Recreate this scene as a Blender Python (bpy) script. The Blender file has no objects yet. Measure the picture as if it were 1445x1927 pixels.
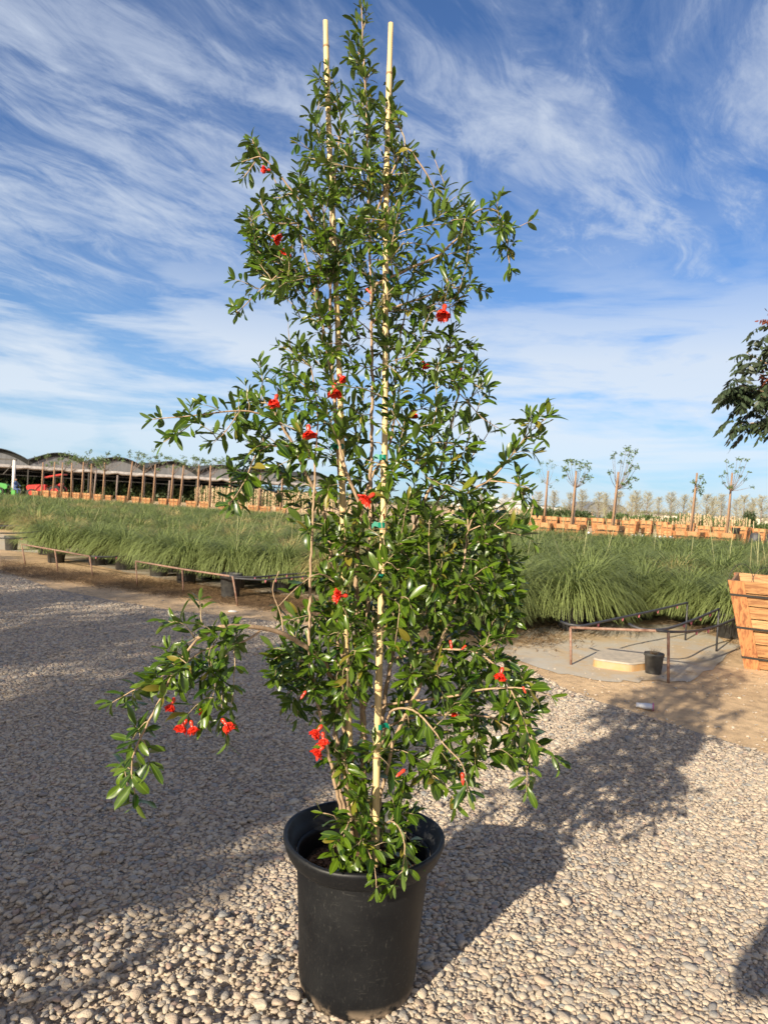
import bpy, bmesh, math, random
import numpy as np
from mathutils import Vector, Matrix, Quaternion
R = math.radians
random.seed(7); rng = np.random.default_rng(7)
SC = bpy.context.scene

# ---------------------------------------------------------------- camera
F, CX, CY = 1330.0, 722.5, 963.5
CAMP = Vector((0, 0, 1.5))
PITCH, ROLL = math.atan(21.5/F), math.atan(0.054)
cam = bpy.data.objects.new('camera', bpy.data.cameras.new('camera'))
SC.collection.objects.link(cam); SC.camera = cam
CROT = Matrix.Rotation(R(90)-PITCH, 3, 'X') @ Matrix.Rotation(ROLL, 3, 'Z')
cam.matrix_world = Matrix.Translation(CAMP) @ CROT.to_4x4()
cam.data.sensor_fit = 'VERTICAL'; cam.data.sensor_height = 36; cam.data.lens = 36*F/1927
cam.data.clip_start = 0.05; cam.data.clip_end = 3000
cam.data.dof.use_dof = True; cam.data.dof.focus_distance = 2.25; cam.data.dof.aperture_fstop = 7.5

# ---------------------------------------------------------------- sun, sky, exposure
SUN_EL, SUN_AZ = R(23.0), R(35.0)          # shadows fall towards azimuth 35 deg right of straight ahead
sun = bpy.data.objects.new('sun', bpy.data.lights.new('sun', 'SUN')); SC.collection.objects.link(sun)
sun.data.energy = 4.6; sun.data.angle = R(0.6); sun.data.color = (1.0, 0.88, 0.68)
SD = Vector((math.sin(SUN_AZ)*math.cos(SUN_EL), math.cos(SUN_AZ)*math.cos(SUN_EL), -math.sin(SUN_EL)))
sun.rotation_euler = SD.to_track_quat('-Z', 'Y').to_euler(); sun.location = (-8, -12, 9)
SC.view_settings.view_transform = 'Standard'; SC.view_settings.look = 'None'
SC.view_settings.exposure = 1.0; SC.view_settings.gamma = 1

world = bpy.data.worlds.new('World'); SC.world = world; world.use_nodes = True
class NT:
    def __init__(s, t): s.t = t; s.n = t.nodes; s.l = t.links
    def new(s, ty, **k):
        n = s.n.new(ty)
        for a, v in k.items():
            if a.startswith('i_'):
                a = a[2:]; n.inputs[int(a) if a.isdigit() else a.replace('_', ' ')].default_value = v
            else: setattr(n, a, v)
        return n
    def link(s, a, b): s.l.new(a, b)
    def math(s, op, a, b=None, c=None, clamp=False):
        n = s.n.new('ShaderNodeMath'); n.operation = op; n.use_clamp = clamp
        for i, v in enumerate((a, b, c)):
            if v is None: continue
            if isinstance(v, (int, float)): n.inputs[i].default_value = v
            else: s.l.new(v, n.inputs[i])
        return n.outputs[0]
    def mix(s, fac, a, b, mode='MIX'):
        n = s.n.new('ShaderNodeMix'); n.data_type = 'RGBA'; n.blend_type = mode
        for i, v in ((0, fac), (6, a), (7, b)):
            if isinstance(v, (int, float)): n.inputs[i].default_value = v
            elif isinstance(v, (tuple, list)): n.inputs[i].default_value = (*v[:3], 1)
            else: s.l.new(v, n.inputs[i])
        return n.outputs[2]
    def ramp(s, fac, stops, interp='LINEAR'):
        n = s.n.new('ShaderNodeValToRGB'); cr = n.color_ramp; cr.interpolation = interp
        while len(cr.elements) < len(stops): cr.elements.new(0.5)
        for e, (p, c) in zip(cr.elements, stops):
            e.position = p; e.color = (c, c, c, 1) if isinstance(c, (int, float)) else (*c[:3], 1)
        if fac is not None: s.l.new(fac, n.inputs[0])
        return n.outputs[0]
    def noise(s, vec, scale, detail=4, rough=.55, dist=0, lac=2.0):
        n = s.new('ShaderNodeTexNoise'); n.inputs['Scale'].default_value = scale
        n.inputs['Detail'].default_value = detail; n.inputs['Roughness'].default_value = rough
        n.inputs['Distortion'].default_value = dist; n.inputs['Lacunarity'].default_value = lac
        if vec is not None: s.l.new(vec, n.inputs['Vector'])
        return n.outputs['Fac']
    def mapping(s, vec, loc=(0,0,0), rot=(0,0,0), sc=(1,1,1)):
        n = s.new('ShaderNodeMapping'); n.inputs['Location'].default_value = loc
        n.inputs['Rotation'].default_value = rot; n.inputs['Scale'].default_value = sc
        s.l.new(vec, n.inputs['Vector']); return n.outputs[0]

w = NT(world.node_tree); w.n.clear()
out = w.new('ShaderNodeOutputWorld'); bg = w.new('ShaderNodeBackground'); bg.inputs[1].default_value = 1
sky = w.new('ShaderNodeTexSky', sky_type='NISHITA', sun_disc=False, sun_elevation=SUN_EL,
            sun_rotation=math.pi+SUN_AZ, air_density=1.0, dust_density=0.2, ozone_density=4.0, altitude=300)
tc = w.new('ShaderNodeTexCoord'); sep = w.new('ShaderNodeSeparateXYZ'); w.link(tc.outputs['Generated'], sep.inputs[0])
dz = w.math('MAXIMUM', sep.outputs[2], 0.0)
den = w.math('ADD', dz, 0.10)
cmb = w.new('ShaderNodeCombineXYZ')
w.link(w.math('DIVIDE', sep.outputs[0], den), cmb.inputs[0]); w.link(w.math('DIVIDE', sep.outputs[1], den), cmb.inputs[1])
pl = cmb.outputs[0]
# wispy cirrus: noise stretched along one azimuth, warped by a broad noise
wn = w.new('ShaderNodeTexNoise'); wn.inputs['Scale'].default_value = 0.8; wn.inputs['Detail'].default_value = 3; w.link(pl, wn.inputs['Vector'])
vm = w.new('ShaderNodeVectorMath', operation='SCALE'); w.link(wn.outputs['Color'], vm.inputs[0]); vm.inputs['Scale'].default_value = 0.6
va = w.new('ShaderNodeVectorMath', operation='ADD'); w.link(pl, va.inputs[0]); w.link(vm.outputs[0], va.inputs[1])
rotd = w.mapping(va.outputs[0], rot=(0, 0, R(-46)))
m1 = w.mapping(rotd, loc=(3.1, 1.7, 0), sc=(0.50, 1.5, 1))
n1 = w.noise(m1, 1.5, 9, .60, .35)
rote = w.mapping(va.outputs[0], rot=(0, 0, R(-62)))
m2 = w.mapping(rote, loc=(7.3, 2.2, 0), sc=(0.9, 2.4, 1))
n2 = w.noise(m2, 3.6, 9, .72, .6)
broad = w.noise(w.mapping(pl, loc=(1.3, 4.1, 0)), 0.75, 2, .5)
s1 = w.math('ADD', w.math('MULTIPLY', n1, 0.62), w.math('MULTIPLY', n2, 0.38))
s1 = w.math('ADD', s1, w.math('MULTIPLY', w.math('SUBTRACT', broad, 0.5), 0.45))
s1 = w.math('ADD', s1, w.math('MULTIPLY', w.ramp(w.math('MULTIPLY', sep.outputs[1], -1), [(0, 0), (.4, 1)]), 0.14))  # extra unseen cloud cover added behind the camera for whiter, brighter fill
brk = w.ramp(w.noise(w.mapping(rotd, loc=(2.2,5.1,0), sc=(2.6,4.2,1)), 1.3, 9, .66, .25), [(.34,.45),(.54,1.0)])
c1 = w.math('MULTIPLY', w.ramp(s1, [(0.43, 0.02), (0.50, 0.22), (0.56, 0.60), (0.66, 1.0)]), brk)
# low bands of brighter cloud nearer the horizon
m3 = w.mapping(tc.outputs['Generated'], loc=(0.6, 0.2, 0.35), sc=(2.2, 2.2, 13))
n3 = w.noise(m3, 1.25, 8, .58, .3)
band = w.ramp(sep.outputs[2], [(0.0, 0.45), (0.10, 0.95), (0.20, 1.0), (0.30, 0.35), (0.40, 0.0)])
n3 = w.math('ADD', n3, w.math('MULTIPLY', w.ramp(sep.outputs[2], [(0.0,.2),(.10,0),(.135,.8),(.155,0),(.185,.4),(.215,1),(.24,.5),(.27,0)]), 0.075))
c1 = w.math('MULTIPLY', c1, w.ramp(sep.outputs[2], [(.12,.45),(.36,1)]))
c3 = w.math('MULTIPLY', w.ramp(n3, [(0.43, 0.0), (0.50, 0.6), (0.57, 1.0)]), band)
cl = w.math('MAXIMUM', c1, c3)
hz = w.ramp(sep.outputs[2], [(0.0, 0.70), (0.06, 0.55), (0.14, 0.30), (0.26, 0.08), (.4, 0.0)])     # milky air low down
skyc = w.mix(1.0, sky.outputs[0], (0.045, 0.056, 0.070), 'MULTIPLY')
c0 = w.mix(hz, skyc, (0.20, 0.32, 0.42))
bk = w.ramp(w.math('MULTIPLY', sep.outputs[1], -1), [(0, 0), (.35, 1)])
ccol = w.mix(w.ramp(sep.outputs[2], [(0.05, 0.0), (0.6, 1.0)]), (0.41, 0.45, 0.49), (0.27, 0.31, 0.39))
ccol = w.mix(bk, ccol, (0.64, 0.58, 0.51))  # unseen clouds behind the camera made brighter and warmer as added fill light
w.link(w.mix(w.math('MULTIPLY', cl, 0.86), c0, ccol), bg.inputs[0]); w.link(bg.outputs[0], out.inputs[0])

# ---------------------------------------------------------------- helpers
def ray(px, py):
    return CROT @ Vector(((px-CX)/F, -(py-CY)/F, -1))
def P(px, py, Y):
    d = ray(px, py); return CAMP + d*(Y/d.y)
def G(px, py, z=0.0):
    d = ray(px, py); return CAMP + d*((z-CAMP.z)/d.z)
def proj(p):
    q = CROT.transposed() @ (Vector(p)-CAMP); return CX - F*q.x/q.z, CY + F*q.y/q.z
def PZ(px, ytop, Y):            # ground spot under pixel column px at depth Y, and the height that reaches ytop
    q = P(px, ytop, Y); return Vector((q.x, Y, 0)), q.z
COS, SIN = math.cos(SUN_AZ), math.sin(SUN_AZ)
def PQ(p, q): return (p*COS+q*SIN, -p*SIN+q*COS)

def tag(o, label=None, cat=None, group=None, kind=None):
    if label: o['label'] = label
    if cat: o['category'] = cat
    if group: o['group'] = group
    if kind: o['kind'] = kind
    return o
def link(o, parent=None):
    SC.collection.objects.link(o)
    if parent: o.parent = parent
    return o
def empty(name, loc=(0,0,0), rz=0):
    o = bpy.data.objects.new(name, None); o.location = loc; o.rotation_euler = (0,0,rz)
    o.empty_display_size = 0.1
    return link(o)
class MB:
    def __init__(s): s.v = []; s.f = []; s.m = []; s.a = []
    def add(s, vs, fs, mi=0, at=None):
        b = len(s.v); s.v.extend([tuple(v) for v in vs]); s.f.extend([tuple(i+b for i in f) for f in fs]); s.m.extend([mi]*len(fs))
        s.a.extend(at if at is not None else [(0,0,0)]*len(vs))
    def box(s, c, sz, rz=0, mi=0, rot=None, at=None):
        M = rot if rot is not None else Matrix.Rotation(rz, 3, 'Z'); c = Vector(c)
        vs = [c + M @ Vector((sx*sz[0]/2, sy*sz[1]/2, sq*sz[2]/2)) for sx in (-1,1) for sy in (-1,1) for sq in (-1,1)]
        s.add(vs, [(0,1,3,2),(4,6,7,5),(0,4,5,1),(2,3,7,6),(0,2,6,4),(1,5,7,3)], mi, [at]*8 if at else None)
    def hexa(s, b4, t4, mi=0, at=None):   # bottom quad, top quad
        s.add(list(b4)+list(t4), [(3,2,1,0),(4,5,6,7),(0,1,5,4),(1,2,6,5),(2,3,7,6),(3,0,4,7)], mi, [at]*8 if at else None)
    def tube(s, pts, rad, n=6, mi=0, cap=True, at=None):
        pts = [Vector(p) for p in pts]; k = len(pts)
        if isinstance(rad, (int, float)): rad = [rad]*k
        vs = []; up = None
        for i, p in enumerate(pts):
            t = (pts[min(i+1,k-1)]-pts[max(i-1,0)])
            t = t.normalized() if t.length > 1e-9 else Vector((0,0,1))
            if up is None:
                up = t.orthogonal().normalized()
            else:
                up = (up - t*up.dot(t)); up = up.normalized() if up.length > 1e-6 else t.orthogonal().normalized()
            bi = t.cross(up)
            for j in range(n):
                a = 2*math.pi*j/n; vs.append(p + (up*math.cos(a)+bi*math.sin(a))*rad[i])
        fs = [(i*n+j, i*n+(j+1)%n, (i+1)*n+(j+1)%n, (i+1)*n+j) for i in range(k-1) for j in range(n)]
        if cap: fs += [tuple(range(n-1,-1,-1)), tuple(range((k-1)*n, k*n))]
        s.add(vs, fs, mi, [at]*len(vs) if at else None)
    def lathe(s, prof, c=(0,0,0), n=32, mi=0, closed=False):
        c = Vector(c); k = len(prof); vs = []
        for r, z in prof:
            for j in range(n):
                a = 2*math.pi*j/n; vs.append(c+Vector((r*math.cos(a), r*math.sin(a), z)))
        fs = [(i*n+j, i*n+(j+1)%n, (i+1)*n+(j+1)%n, (i+1)*n+j) for i in range(k-1) for j in range(n)]
        if prof[0][0] > 1e-4 and not closed: fs.append(tuple(range(n-1,-1,-1)))
        s.add(vs, fs, mi)
    def build(s, name, mats, parent=None, smooth=False, attr=False):
        me = bpy.data.meshes.new(name); me.from_pydata(s.v, [], s.f)
        if not isinstance(mats, (list, tuple)): mats = [mats]
        for m in mats: me.materials.append(m)
        if len(mats) > 1: me.polygons.foreach_set('material_index', s.m)
        if smooth: me.polygons.foreach_set('use_smooth', [True]*len(s.f))
        if attr:
            a = me.attributes.new('lv', 'FLOAT_COLOR', 'POINT')
            arr = np.ones((len(s.v), 4), np.float32); arr[:, :3] = np.array(s.a, np.float32); a.data.foreach_set('color', arr.ravel())
        me.update(); o = bpy.data.objects.new(name, me); return link(o, parent)
def inst(src, name=None, parent=None, loc=None, rz=None, sc=None):
    o = src.copy(); link(o, parent)
    if parent is None: o.parent = None
    if loc is not None: o.location = loc
    if rz is not None: o.rotation_euler = (0,0,rz)
    if sc is not None: o.scale = (sc,)*3 if isinstance(sc, (int,float)) else sc
    return o
def copy_tree(o, parent=None, loc=None, rz=None, sc=None):
    c = o.copy(); link(c, parent)
    if loc is not None: c.location = loc
    if rz is not None: c.rotation_euler = (0,0,rz)
    if sc is not None: c.scale = (sc,)*3 if isinstance(sc, (int,float)) else sc
    for ch in list(o.children): copy_tree(ch, c)
    return c

# ---------------------------------------------------------------- materials
def mat(name):
    m = bpy.data.materials.new(name); m.use_nodes = True; t = NT(m.node_tree)
    return m, t, m.node_tree.nodes['Principled BSDF']
def bump(t, b, h, strength=.5, dist=.01, normal=None):
    n = t.new('ShaderNodeBump'); n.inputs['Strength'].default_value = strength; n.inputs['Distance'].default_value = dist
    t.link(h, n.inputs['Height']); t.link(n.outputs[0], b.inputs['Normal']); return n
def simple(name, col, rough=.6, var=.25, scale=8, bmp=0, metal=0, spec=None, col2=None):
    m, t, b = mat(name); tc = t.new('ShaderNodeTexCoord'); n = t.noise(tc.outputs['Object'], scale, 5, .6)
    c2 = col2 if col2 else tuple(c*(1-var) for c in col)
    t.link(t.mix(t.ramp(n, [(.35, 0), (.65, 1)]), col, c2), b.inputs['Base Color'])
    b.inputs['Roughness'].default_value = rough; b.inputs['Metallic'].default_value = metal
    if spec is not None: b.inputs['Specular IOR Level'].default_value = spec
    if bmp: bump(t, b, n, .6, bmp)
    return m
def leafmat(name, c_a, c_b, back, rough=.32, trans=.25, rib=True, spec=.5, old=None):
    m, t, b = mat(name); at = t.new('ShaderNodeAttribute', attribute_name='lv'); sp = t.new('ShaderNodeSeparateColor')
    t.link(at.outputs['Color'], sp.inputs[0])
    col = t.mix(sp.outputs[0], c_a, c_b)
    if rib: col = t.mix(t.ramp(sp.outputs[1], [(0.0, .55), (.16, 0)]), col, tuple(min(1, x*2.2+.02) for x in c_b))
    if old: col = t.mix(t.ramp(sp.outputs[0], [(.95,0),(1.0,.7)]), col, old)
    geo = t.new('ShaderNodeNewGeometry')
    col = t.mix(t.math('MULTIPLY', geo.outputs['Backfacing'], .8), col, back)
    t.link(col, b.inputs['Base Color']); b.inputs['Roughness'].default_value = rough; b.inputs['Specular IOR Level'].default_value = spec
    tr = t.new('ShaderNodeBsdfTranslucent'); t.link(t.mix(.5, col, tuple(min(1, x*2) for x in back)), tr.inputs[0])
    mx = t.new('ShaderNodeMixShader'); mx.inputs[0].default_value = trans
    t.link(b.outputs[0], mx.inputs[1]); t.link(tr.outputs[0], mx.inputs[2]); t.link(mx.outputs[0], t.n['Material Output'].inputs[0])
    return m
def barkmat(name, a, bcol, scale=(30,30,4)):
    m, t, b = mat(name); tc = t.new('ShaderNodeTexCoord'); n = t.noise(t.mapping(tc.outputs['Object'], sc=scale), 2.0, 5, .6)
    t.link(t.mix(t.ramp(n, [(.35,0),(.65,1)]), a, bcol), b.inputs['Base Color']); b.inputs['Roughness'].default_value = .75
    bump(t, b, n, .4, .003); return m
M = {}
M['leaf'] = leafmat('pomegranate_leaf', (.015,.044,.003), (.088,.145,.007), (.10,.155,.03), .32, .18, True, .45, (.24,.17,.03))
M['stem'] = barkmat('pale_bark', (.46,.32,.20), (.27,.18,.11), (60,60,14))
M['petal'] = simple('red_petal', (.85,.035,.012), .5, .4, 60)
M['calyx'] = simple('waxy_calyx', (.72,.05,.02), .3, .35, 40)
M['black'] = None
m, t, b = mat('dusty_black_plastic'); tc = t.new('ShaderNodeTexCoord')
sp = t.noise(t.mapping(tc.outputs['Object'], sc=(1,1,.35)), 170, 3, .7); br = t.noise(tc.outputs['Object'], 6, 5, .65)
fl = t.ramp(sp, [(.60,0),(.72,1)]); fl = t.math('MULTIPLY', fl, t.ramp(br, [(.35,.05),(.7,.55)]))
col = t.mix(t.ramp(br, [(.4,0),(.75,.6)]), (.004,.0045,.006), (.012,.0125,.0135)); col = t.mix(fl, col, (.10,.095,.085)); b.inputs['Specular IOR Level'].default_value = .35
sepo = t.new('ShaderNodeSeparateXYZ'); t.link(tc.outputs['Object'], sepo.inputs[0])
mud = t.math('MULTIPLY', t.ramp(sepo.outputs[2], [(0.0,1),(.045,0)]), t.ramp(t.noise(tc.outputs['Object'], 14, 4, .6), [(.46,0),(.56,1)]))
scr = t.ramp(t.noise(t.mapping(tc.outputs['Object'], rot=(.2,.1,0), sc=(9,9,60)), 2.2, 6, .75, .4), [(.60,0),(.66,.35)]); col = t.mix(t.math('MULTIPLY', scr, t.ramp(br, [(.4,0),(.6,1)])), col, (.075,.073,.068))
t.link(t.mix(mud, col, (.36,.27,.19)), b.inputs['Base Color'])
t.link(t.ramp(br, [(.3,.42),(.7,.62)]), b.inputs['Roughness']); bump(t, b, sp, .25, .001)
M['pot'] = m
M['soil'] = simple('potting_soil', (.05,.03,.018), .95, .6, 60, .01, col2=(.012,.008,.006))
m, t, b = mat('bamboo'); tc = t.new('ShaderNodeTexCoord')
n = t.noise(t.mapping(tc.outputs['Object'], sc=(60,60,2)), 3, 4, .6)
t.link(t.mix(t.ramp(n, [(.3,0),(.7,1)]), (.72,.54,.27), (.55,.39,.19)), b.inputs['Base Color']); b.inputs['Roughness'].default_value = .5
M['bamboo'] = m
M['bamboonode'] = simple('bamboo_node', (.36,.23,.11), .7, .4, 60)
M['tie'] = simple('green_tie_tape', (.0,.20,.13), .35, .2, 20)
M['rust'] = simple('rusty_steel', (.19,.085,.055), .8, .5, 30, .002, col2=(.30,.20,.15))
M['hose'] = simple('black_hose', (.05,.05,.055), .5, .3, 20)
M['pink'] = simple('pink_emitter', (.62,.18,.22), .5, .3, 20)
M['whitefit'] = simple('pale_fitting', (.6,.5,.45), .6, .3, 20)
def woodmat(name, a, bb, cc, axis=(1.5,14,14)):
    m, t, b = mat(name); tc = t.new('ShaderNodeTexCoord'); at = t.new('ShaderNodeAttribute', attribute_name='lv'); sp = t.new('ShaderNodeSeparateColor'); t.link(at.outputs['Color'], sp.inputs[0])
    off = t.new('ShaderNodeVectorMath', operation='ADD'); t.link(tc.outputs['Object'], off.inputs[0])
    cb = t.new('ShaderNodeCombineXYZ'); t.link(t.math('MULTIPLY', sp.outputs[0], 7.0), cb.inputs[0]); t.link(t.math('MULTIPLY', sp.outputs[0], 3.0), cb.inputs[2]); t.link(cb.outputs[0], off.inputs[1])
    g = t.noise(t.mapping(off.outputs[0], sc=axis), 2.2, 6, .62, 1.2)
    base = t.mix(sp.outputs[0], a, bb)
    t.link(t.mix(t.ramp(g, [(.42,0),(.50,.25),(.60,.85)]), base, cc), b.inputs['Base Color'])
    b.inputs['Roughness'].default_value = .75; bump(t, b, g, .3, .003); return m
M['wood'] = woodmat('pine_planks', (.36,.18,.07), (.56,.35,.165), (.20,.08,.03))
M['woodv'] = woodmat('pine_corner_boards', (.40,.17,.06), (.46,.22,.085), (.17,.05,.018), (16,16,1.2))
M['strap'] = simple('dark_steel_strap', (.03,.028,.025), .55, .4, 30)
M['pole'] = barkmat('lodge_pole', (.32,.19,.11), (.20,.12,.07), (20,20,2))
M['pole2'] = simple('grey_pole', (.22,.17,.15), .8, .3, 10)
# ---------------------------------------------------------------- ground, gravel, slabs
def dirt_material():
    m, t, b = mat('sandy_dirt'); geo = t.new('ShaderNodeNewGeometry'); pos = geo.outputs['Position']
    n = t.noise(pos, .8, 6, .6); n2 = t.noise(pos, 9, 6, .7); n3 = t.noise(pos, 55, 4, .7)
    col = t.mix(t.ramp(n, [(.35,0),(.65,1)]), (.68,.48,.28), (.50,.34,.19))
    col = t.mix(t.ramp(n2, [(.45,0),(.68,.6)]), col, (.20,.13,.075))
    col = t.mix(t.ramp(n3, [(.55,0),(.72,.6)]), col, (.58,.47,.34))
    t.link(col, b.inputs['Base Color']); b.inputs['Roughness'].default_value = .95
    h = t.math('ADD', t.math('MULTIPLY', n2, .6), t.math('MULTIPLY', n3, .4)); bump(t, b, h, .9, .035); return m
M['dirt'] = dirt_material()
def gravel_bed_material():
    m, t, b = mat('gravel_bed'); geo = t.new('ShaderNodeNewGeometry'); pos = geo.outputs['Position']
    v = t.new('ShaderNodeTexVoronoi', feature='F1'); v.inputs['Scale'].default_value = 34; t.link(pos, v.inputs['Vector'])
    v2 = t.new('ShaderNodeTexVoronoi', feature='DISTANCE_TO_EDGE'); v2.inputs['Scale'].default_value = 34; t.link(pos, v2.inputs['Vector'])
    sc = t.new('ShaderNodeSeparateColor'); t.link(v.outputs['Color'], sc.inputs[0])
    col = t.ramp(sc.outputs[0], [(0,(.38,.31,.25)),(.4,(.45,.37,.30)),(.75,(.32,.28,.24)),(1,(.22,.22,.22))])
    fine = t.noise(pos, 120, 4, .7)
    col = t.mix(t.ramp(v2.outputs['Distance'], [(.0,.8),(.12,0)]), col, (.36,.27,.19))
    t.link(t.mix(t.math('MULTIPLY', fine, .35), col, (.25,.18,.13)), b.inputs['Base Color']); b.inputs['Roughness'].default_value = .9
    bump(t, b, t.ramp(v2.outputs['Distance'], [(0,0),(.3,1)]), 1, .012); return m
M['gravelbed'] = gravel_bed_material()
gm = MB(); gm.add([(-400,-120,0),(400,-120,0),(400,900,0),(-400,900,0)], [(0,1,2,3)])
tag(gm.build('ground', M['dirt']), 'sandy tan dirt ground of the nursery', None, None, 'structure')
EDGE = [G(*p) for p in [(-160,1040),(0,1072),(100,1108),(200,1128),(330,1150),(450,1162),(600,1180),(760,1196),(900,1222),(1000,1262),(1060,1296),(1130,1322),(1220,1350),(1330,1385),(1445,1420),(1620,1475)]]
NEARL, NEARR = (-22, EDGE[0].y+4.0), (26, EDGE[-1].y-3.0)
poly = [(-22,-14),(26,-14),(26, 0.6)] + [(e.x,e.y) for e in reversed(EDGE)] + [(-22, EDGE[0].y+5)]
def flatpoly(name, pts, z, m, lab=None, thick=None):
    mb = MB(); n = len(pts); mb.add([(x,y,z) for x,y in pts], [tuple(range(n))]); o = mb.build(name, m)
    return tag(o, lab, None, None, 'structure')
flatpoly('gravel_road', poly, .004, M['gravelbed'], 'wide river gravel drive under the potted tree')
def inside(x, y, pl):
    c = np.zeros(len(x), bool); j = len(pl)-1
    for i in range(len(pl)):
        xi, yi = pl[i]; xj, yj = pl[j]
        if yi != yj:
            c ^= ((yi > y) != (yj > y)) & (x < (xj-xi)*(y-yi)/(yj-yi)+xi)
        j = i
    return c
# --- loose stones as instances (nobody could count them)
def stone_shape(k):
    bm = bmesh.new(); bmesh.ops.create_icosphere(bm, subdivisions=2, radius=1)
    r = random.Random(50+k); offs = [Vector((r.uniform(-1,1), r.uniform(-1,1), r.uniform(-1,1))).normalized() for _ in range(7)]
    cut = [r.uniform(.42,.8) if k % 2 == 0 else r.uniform(.6,.9) for _ in offs]
    ang = k % 2 == 0
    for v in bm.verts:
        for o_, c_ in zip(offs, cut):
            d = v.co.dot(o_)
            if d > c_: v.co -= o_*(d-c_)*(.97 if ang else .7)
        v.co *= 1+r.uniform(-.02,.02)
        v.co.x *= 1.0; v.co.y *= .74; v.co.z *= .56
    me = bpy.data.meshes.new('pebble'); bm.to_mesh(me); bm.free()
    me.polygons.foreach_set('use_smooth', [True]*len(me.polygons))
    return bpy.data.objects.new('pebble', me)
def stone_material():
    m, t, b = mat('river_pebbles'); oi = t.new('ShaderNodeObjectInfo'); tc = t.new('ShaderNodeTexCoord')
    rnd = oi.outputs['Random']
    col = t.ramp(rnd, [(0,(.46,.385,.30)),(.22,(.52,.44,.345)),(.45,(.40,.33,.26)),(.60,(.46,.36,.275)),(.72,(.56,.49,.39)),(.80,(.31,.29,.27)),(.90,(.24,.25,.25)),(.95,(.40,.28,.22)),(1,(.18,.19,.20))])
    n = t.noise(tc.outputs['Object'], 3.5, 5, .7)
    col = t.mix(t.ramp(n, [(.4,0),(.7,.5)]), col, (.30,.23,.165))
    t.link(col, b.inputs['Base Color']); b.inputs['Roughness'].default_value = .8; bump(t, b, n, .35, .15); return m
M['stone'] = stone_material()
shapes = []
pc = bpy.data.collections.new('pebble_shapes')
for k in range(9):
    o = stone_shape(k); o.data.materials.append(M['stone']); pc.objects.link(o)
def stones():
    X, Y, S, Z = [], [], [], []
    sp = .0215
    rows = int(11.2/(sp*.9)); yy = 1.6
    while yy < 11.3:
        s = sp if yy < 5 else sp*1.2
        hw = .60*yy+.7; xs = np.arange(-hw, hw, s); xs = xs + rng.uniform(-.42,.42,len(xs))*s; ys = yy + rng.uniform(-.45,.45,len(xs))*s
        X.append(xs); Y.append(ys); S.append(np.full(len(xs), s/.0215)); yy += s*.84
    x = np.concatenate(X); y = np.concatenate(Y); s = np.concatenate(S)
    # noise-free distance from far edge -> ragged thinning
    k = inside(x, y, poly); kin = inside(x+rng.normal(0,.12,len(x)), y+.1+np.abs(rng.normal(0,.12,len(x))), poly); k &= kin
    x, y, s = x[k], y[k], s[k]
    patch = np.sin(x*3.1+np.sin(y*2.3)*1.4)*np.sin(y*2.7+np.cos(x*1.9)) + .5*np.sin(x*7.7+y*5.1)
    keep = rng.random(len(x)) < np.where(patch > .75, .62, .97); x, y, s, patch = x[keep], y[keep], s[keep], patch[keep]
    size = .0128*np.exp(rng.normal(0,.27,len(x)))*s
    big = rng.random(len(x)) < .025; size[big] *= 1.3
    corner = (x < -.25) & (y < 2.55); size[corner] *= .95
    z = .004 + size*.10
    # loose top layer in the near left corner
    n2 = 2600; x2 = rng.uniform(-1.6,-.15,n2); y2 = rng.uniform(1.7,2.6,n2); kk = rng.random(n2) < np.clip((2.62-y2-(x2+1.0)*.25)*1.4,0,1); x2, y2 = x2[kk], y2[kk]
    s2 = .0130*np.exp(rng.normal(0,.28,len(x2))); z2 = .016+s2*.5
    n3 = 9000; y3 = np.sqrt(rng.uniform(1.7**2, 9**2, n3)); x3 = rng.uniform(-.65,.65,n3)*y3; kk = inside(x3,y3,poly); x3, y3 = x3[kk], y3[kk]
    s3 = .0125*np.exp(rng.normal(0,.3,len(x3))); z3 = .008+s3*.35
    n5 = 26000; y5 = np.sqrt(rng.uniform(1.7**2, 5.5**2, n5)); x5 = rng.uniform(-.62,.62,n5)*y5; kk = inside(x5,y5,poly); x5, y5 = x5[kk], y5[kk]; s5 = rng.uniform(.0035,.0075,len(x5)); z5 = .008+rng.uniform(0,.006,len(x5))
    x3 = np.concatenate([x3,x5]); y3 = np.concatenate([y3,y5]); s3 = np.concatenate([s3,s5]); z3 = np.concatenate([z3,z5])
    # scattered strays on the dirt
    n4 = 2600; y4 = rng.uniform(4.5,11,n4); x4 = rng.uniform(-.62,.62,n4)*y4; kk = ~inside(x4,y4,poly); x4, y4 = x4[kk], y4[kk]; s4 = rng.uniform(.006,.015,len(x4)); z4 = .003+s4*.2
    x = np.concatenate([x,x2,x3,x4]); y = np.concatenate([y,y2,y3,y4]); size = np.concatenate([size,s2,s3,s4]); z = np.concatenate([z,z2,z3,z4])
    # none under the pot
    k = (x-POT.x)**2+(y-POT.y)**2 > .165**2; return x[k], y[k], z[k], size[k]
POT = Vector((0,0,0))
pb = G(668,1925); POT = Vector((pb.x-.003, pb.y+.168, 0))
sx, sy, sz, ss = stones(); ns = len(sx)
me = bpy.data.meshes.new('gravel_stones'); me.vertices.add(ns)
me.vertices.foreach_set('co', np.stack([sx,sy,sz],1).astype(np.float32).ravel())
rot = np.stack([rng.normal(0,.13,ns), rng.normal(0,.13,ns), rng.uniform(0,6.28,ns)],1).astype(np.float32)
scl = np.stack([ss*rng.uniform(.85,1.25,ns), ss*rng.uniform(.8,1.15,ns), ss*rng.uniform(.62,.95,ns)],1).astype(np.float32)
a = me.attributes.new('rot','FLOAT_VECTOR','POINT'); a.data.foreach_set('vector', rot.ravel())
a = me.attributes.new('scl','FLOAT_VECTOR','POINT'); a.data.foreach_set('vector', scl.ravel())
me.materials.append(M['stone'])
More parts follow.
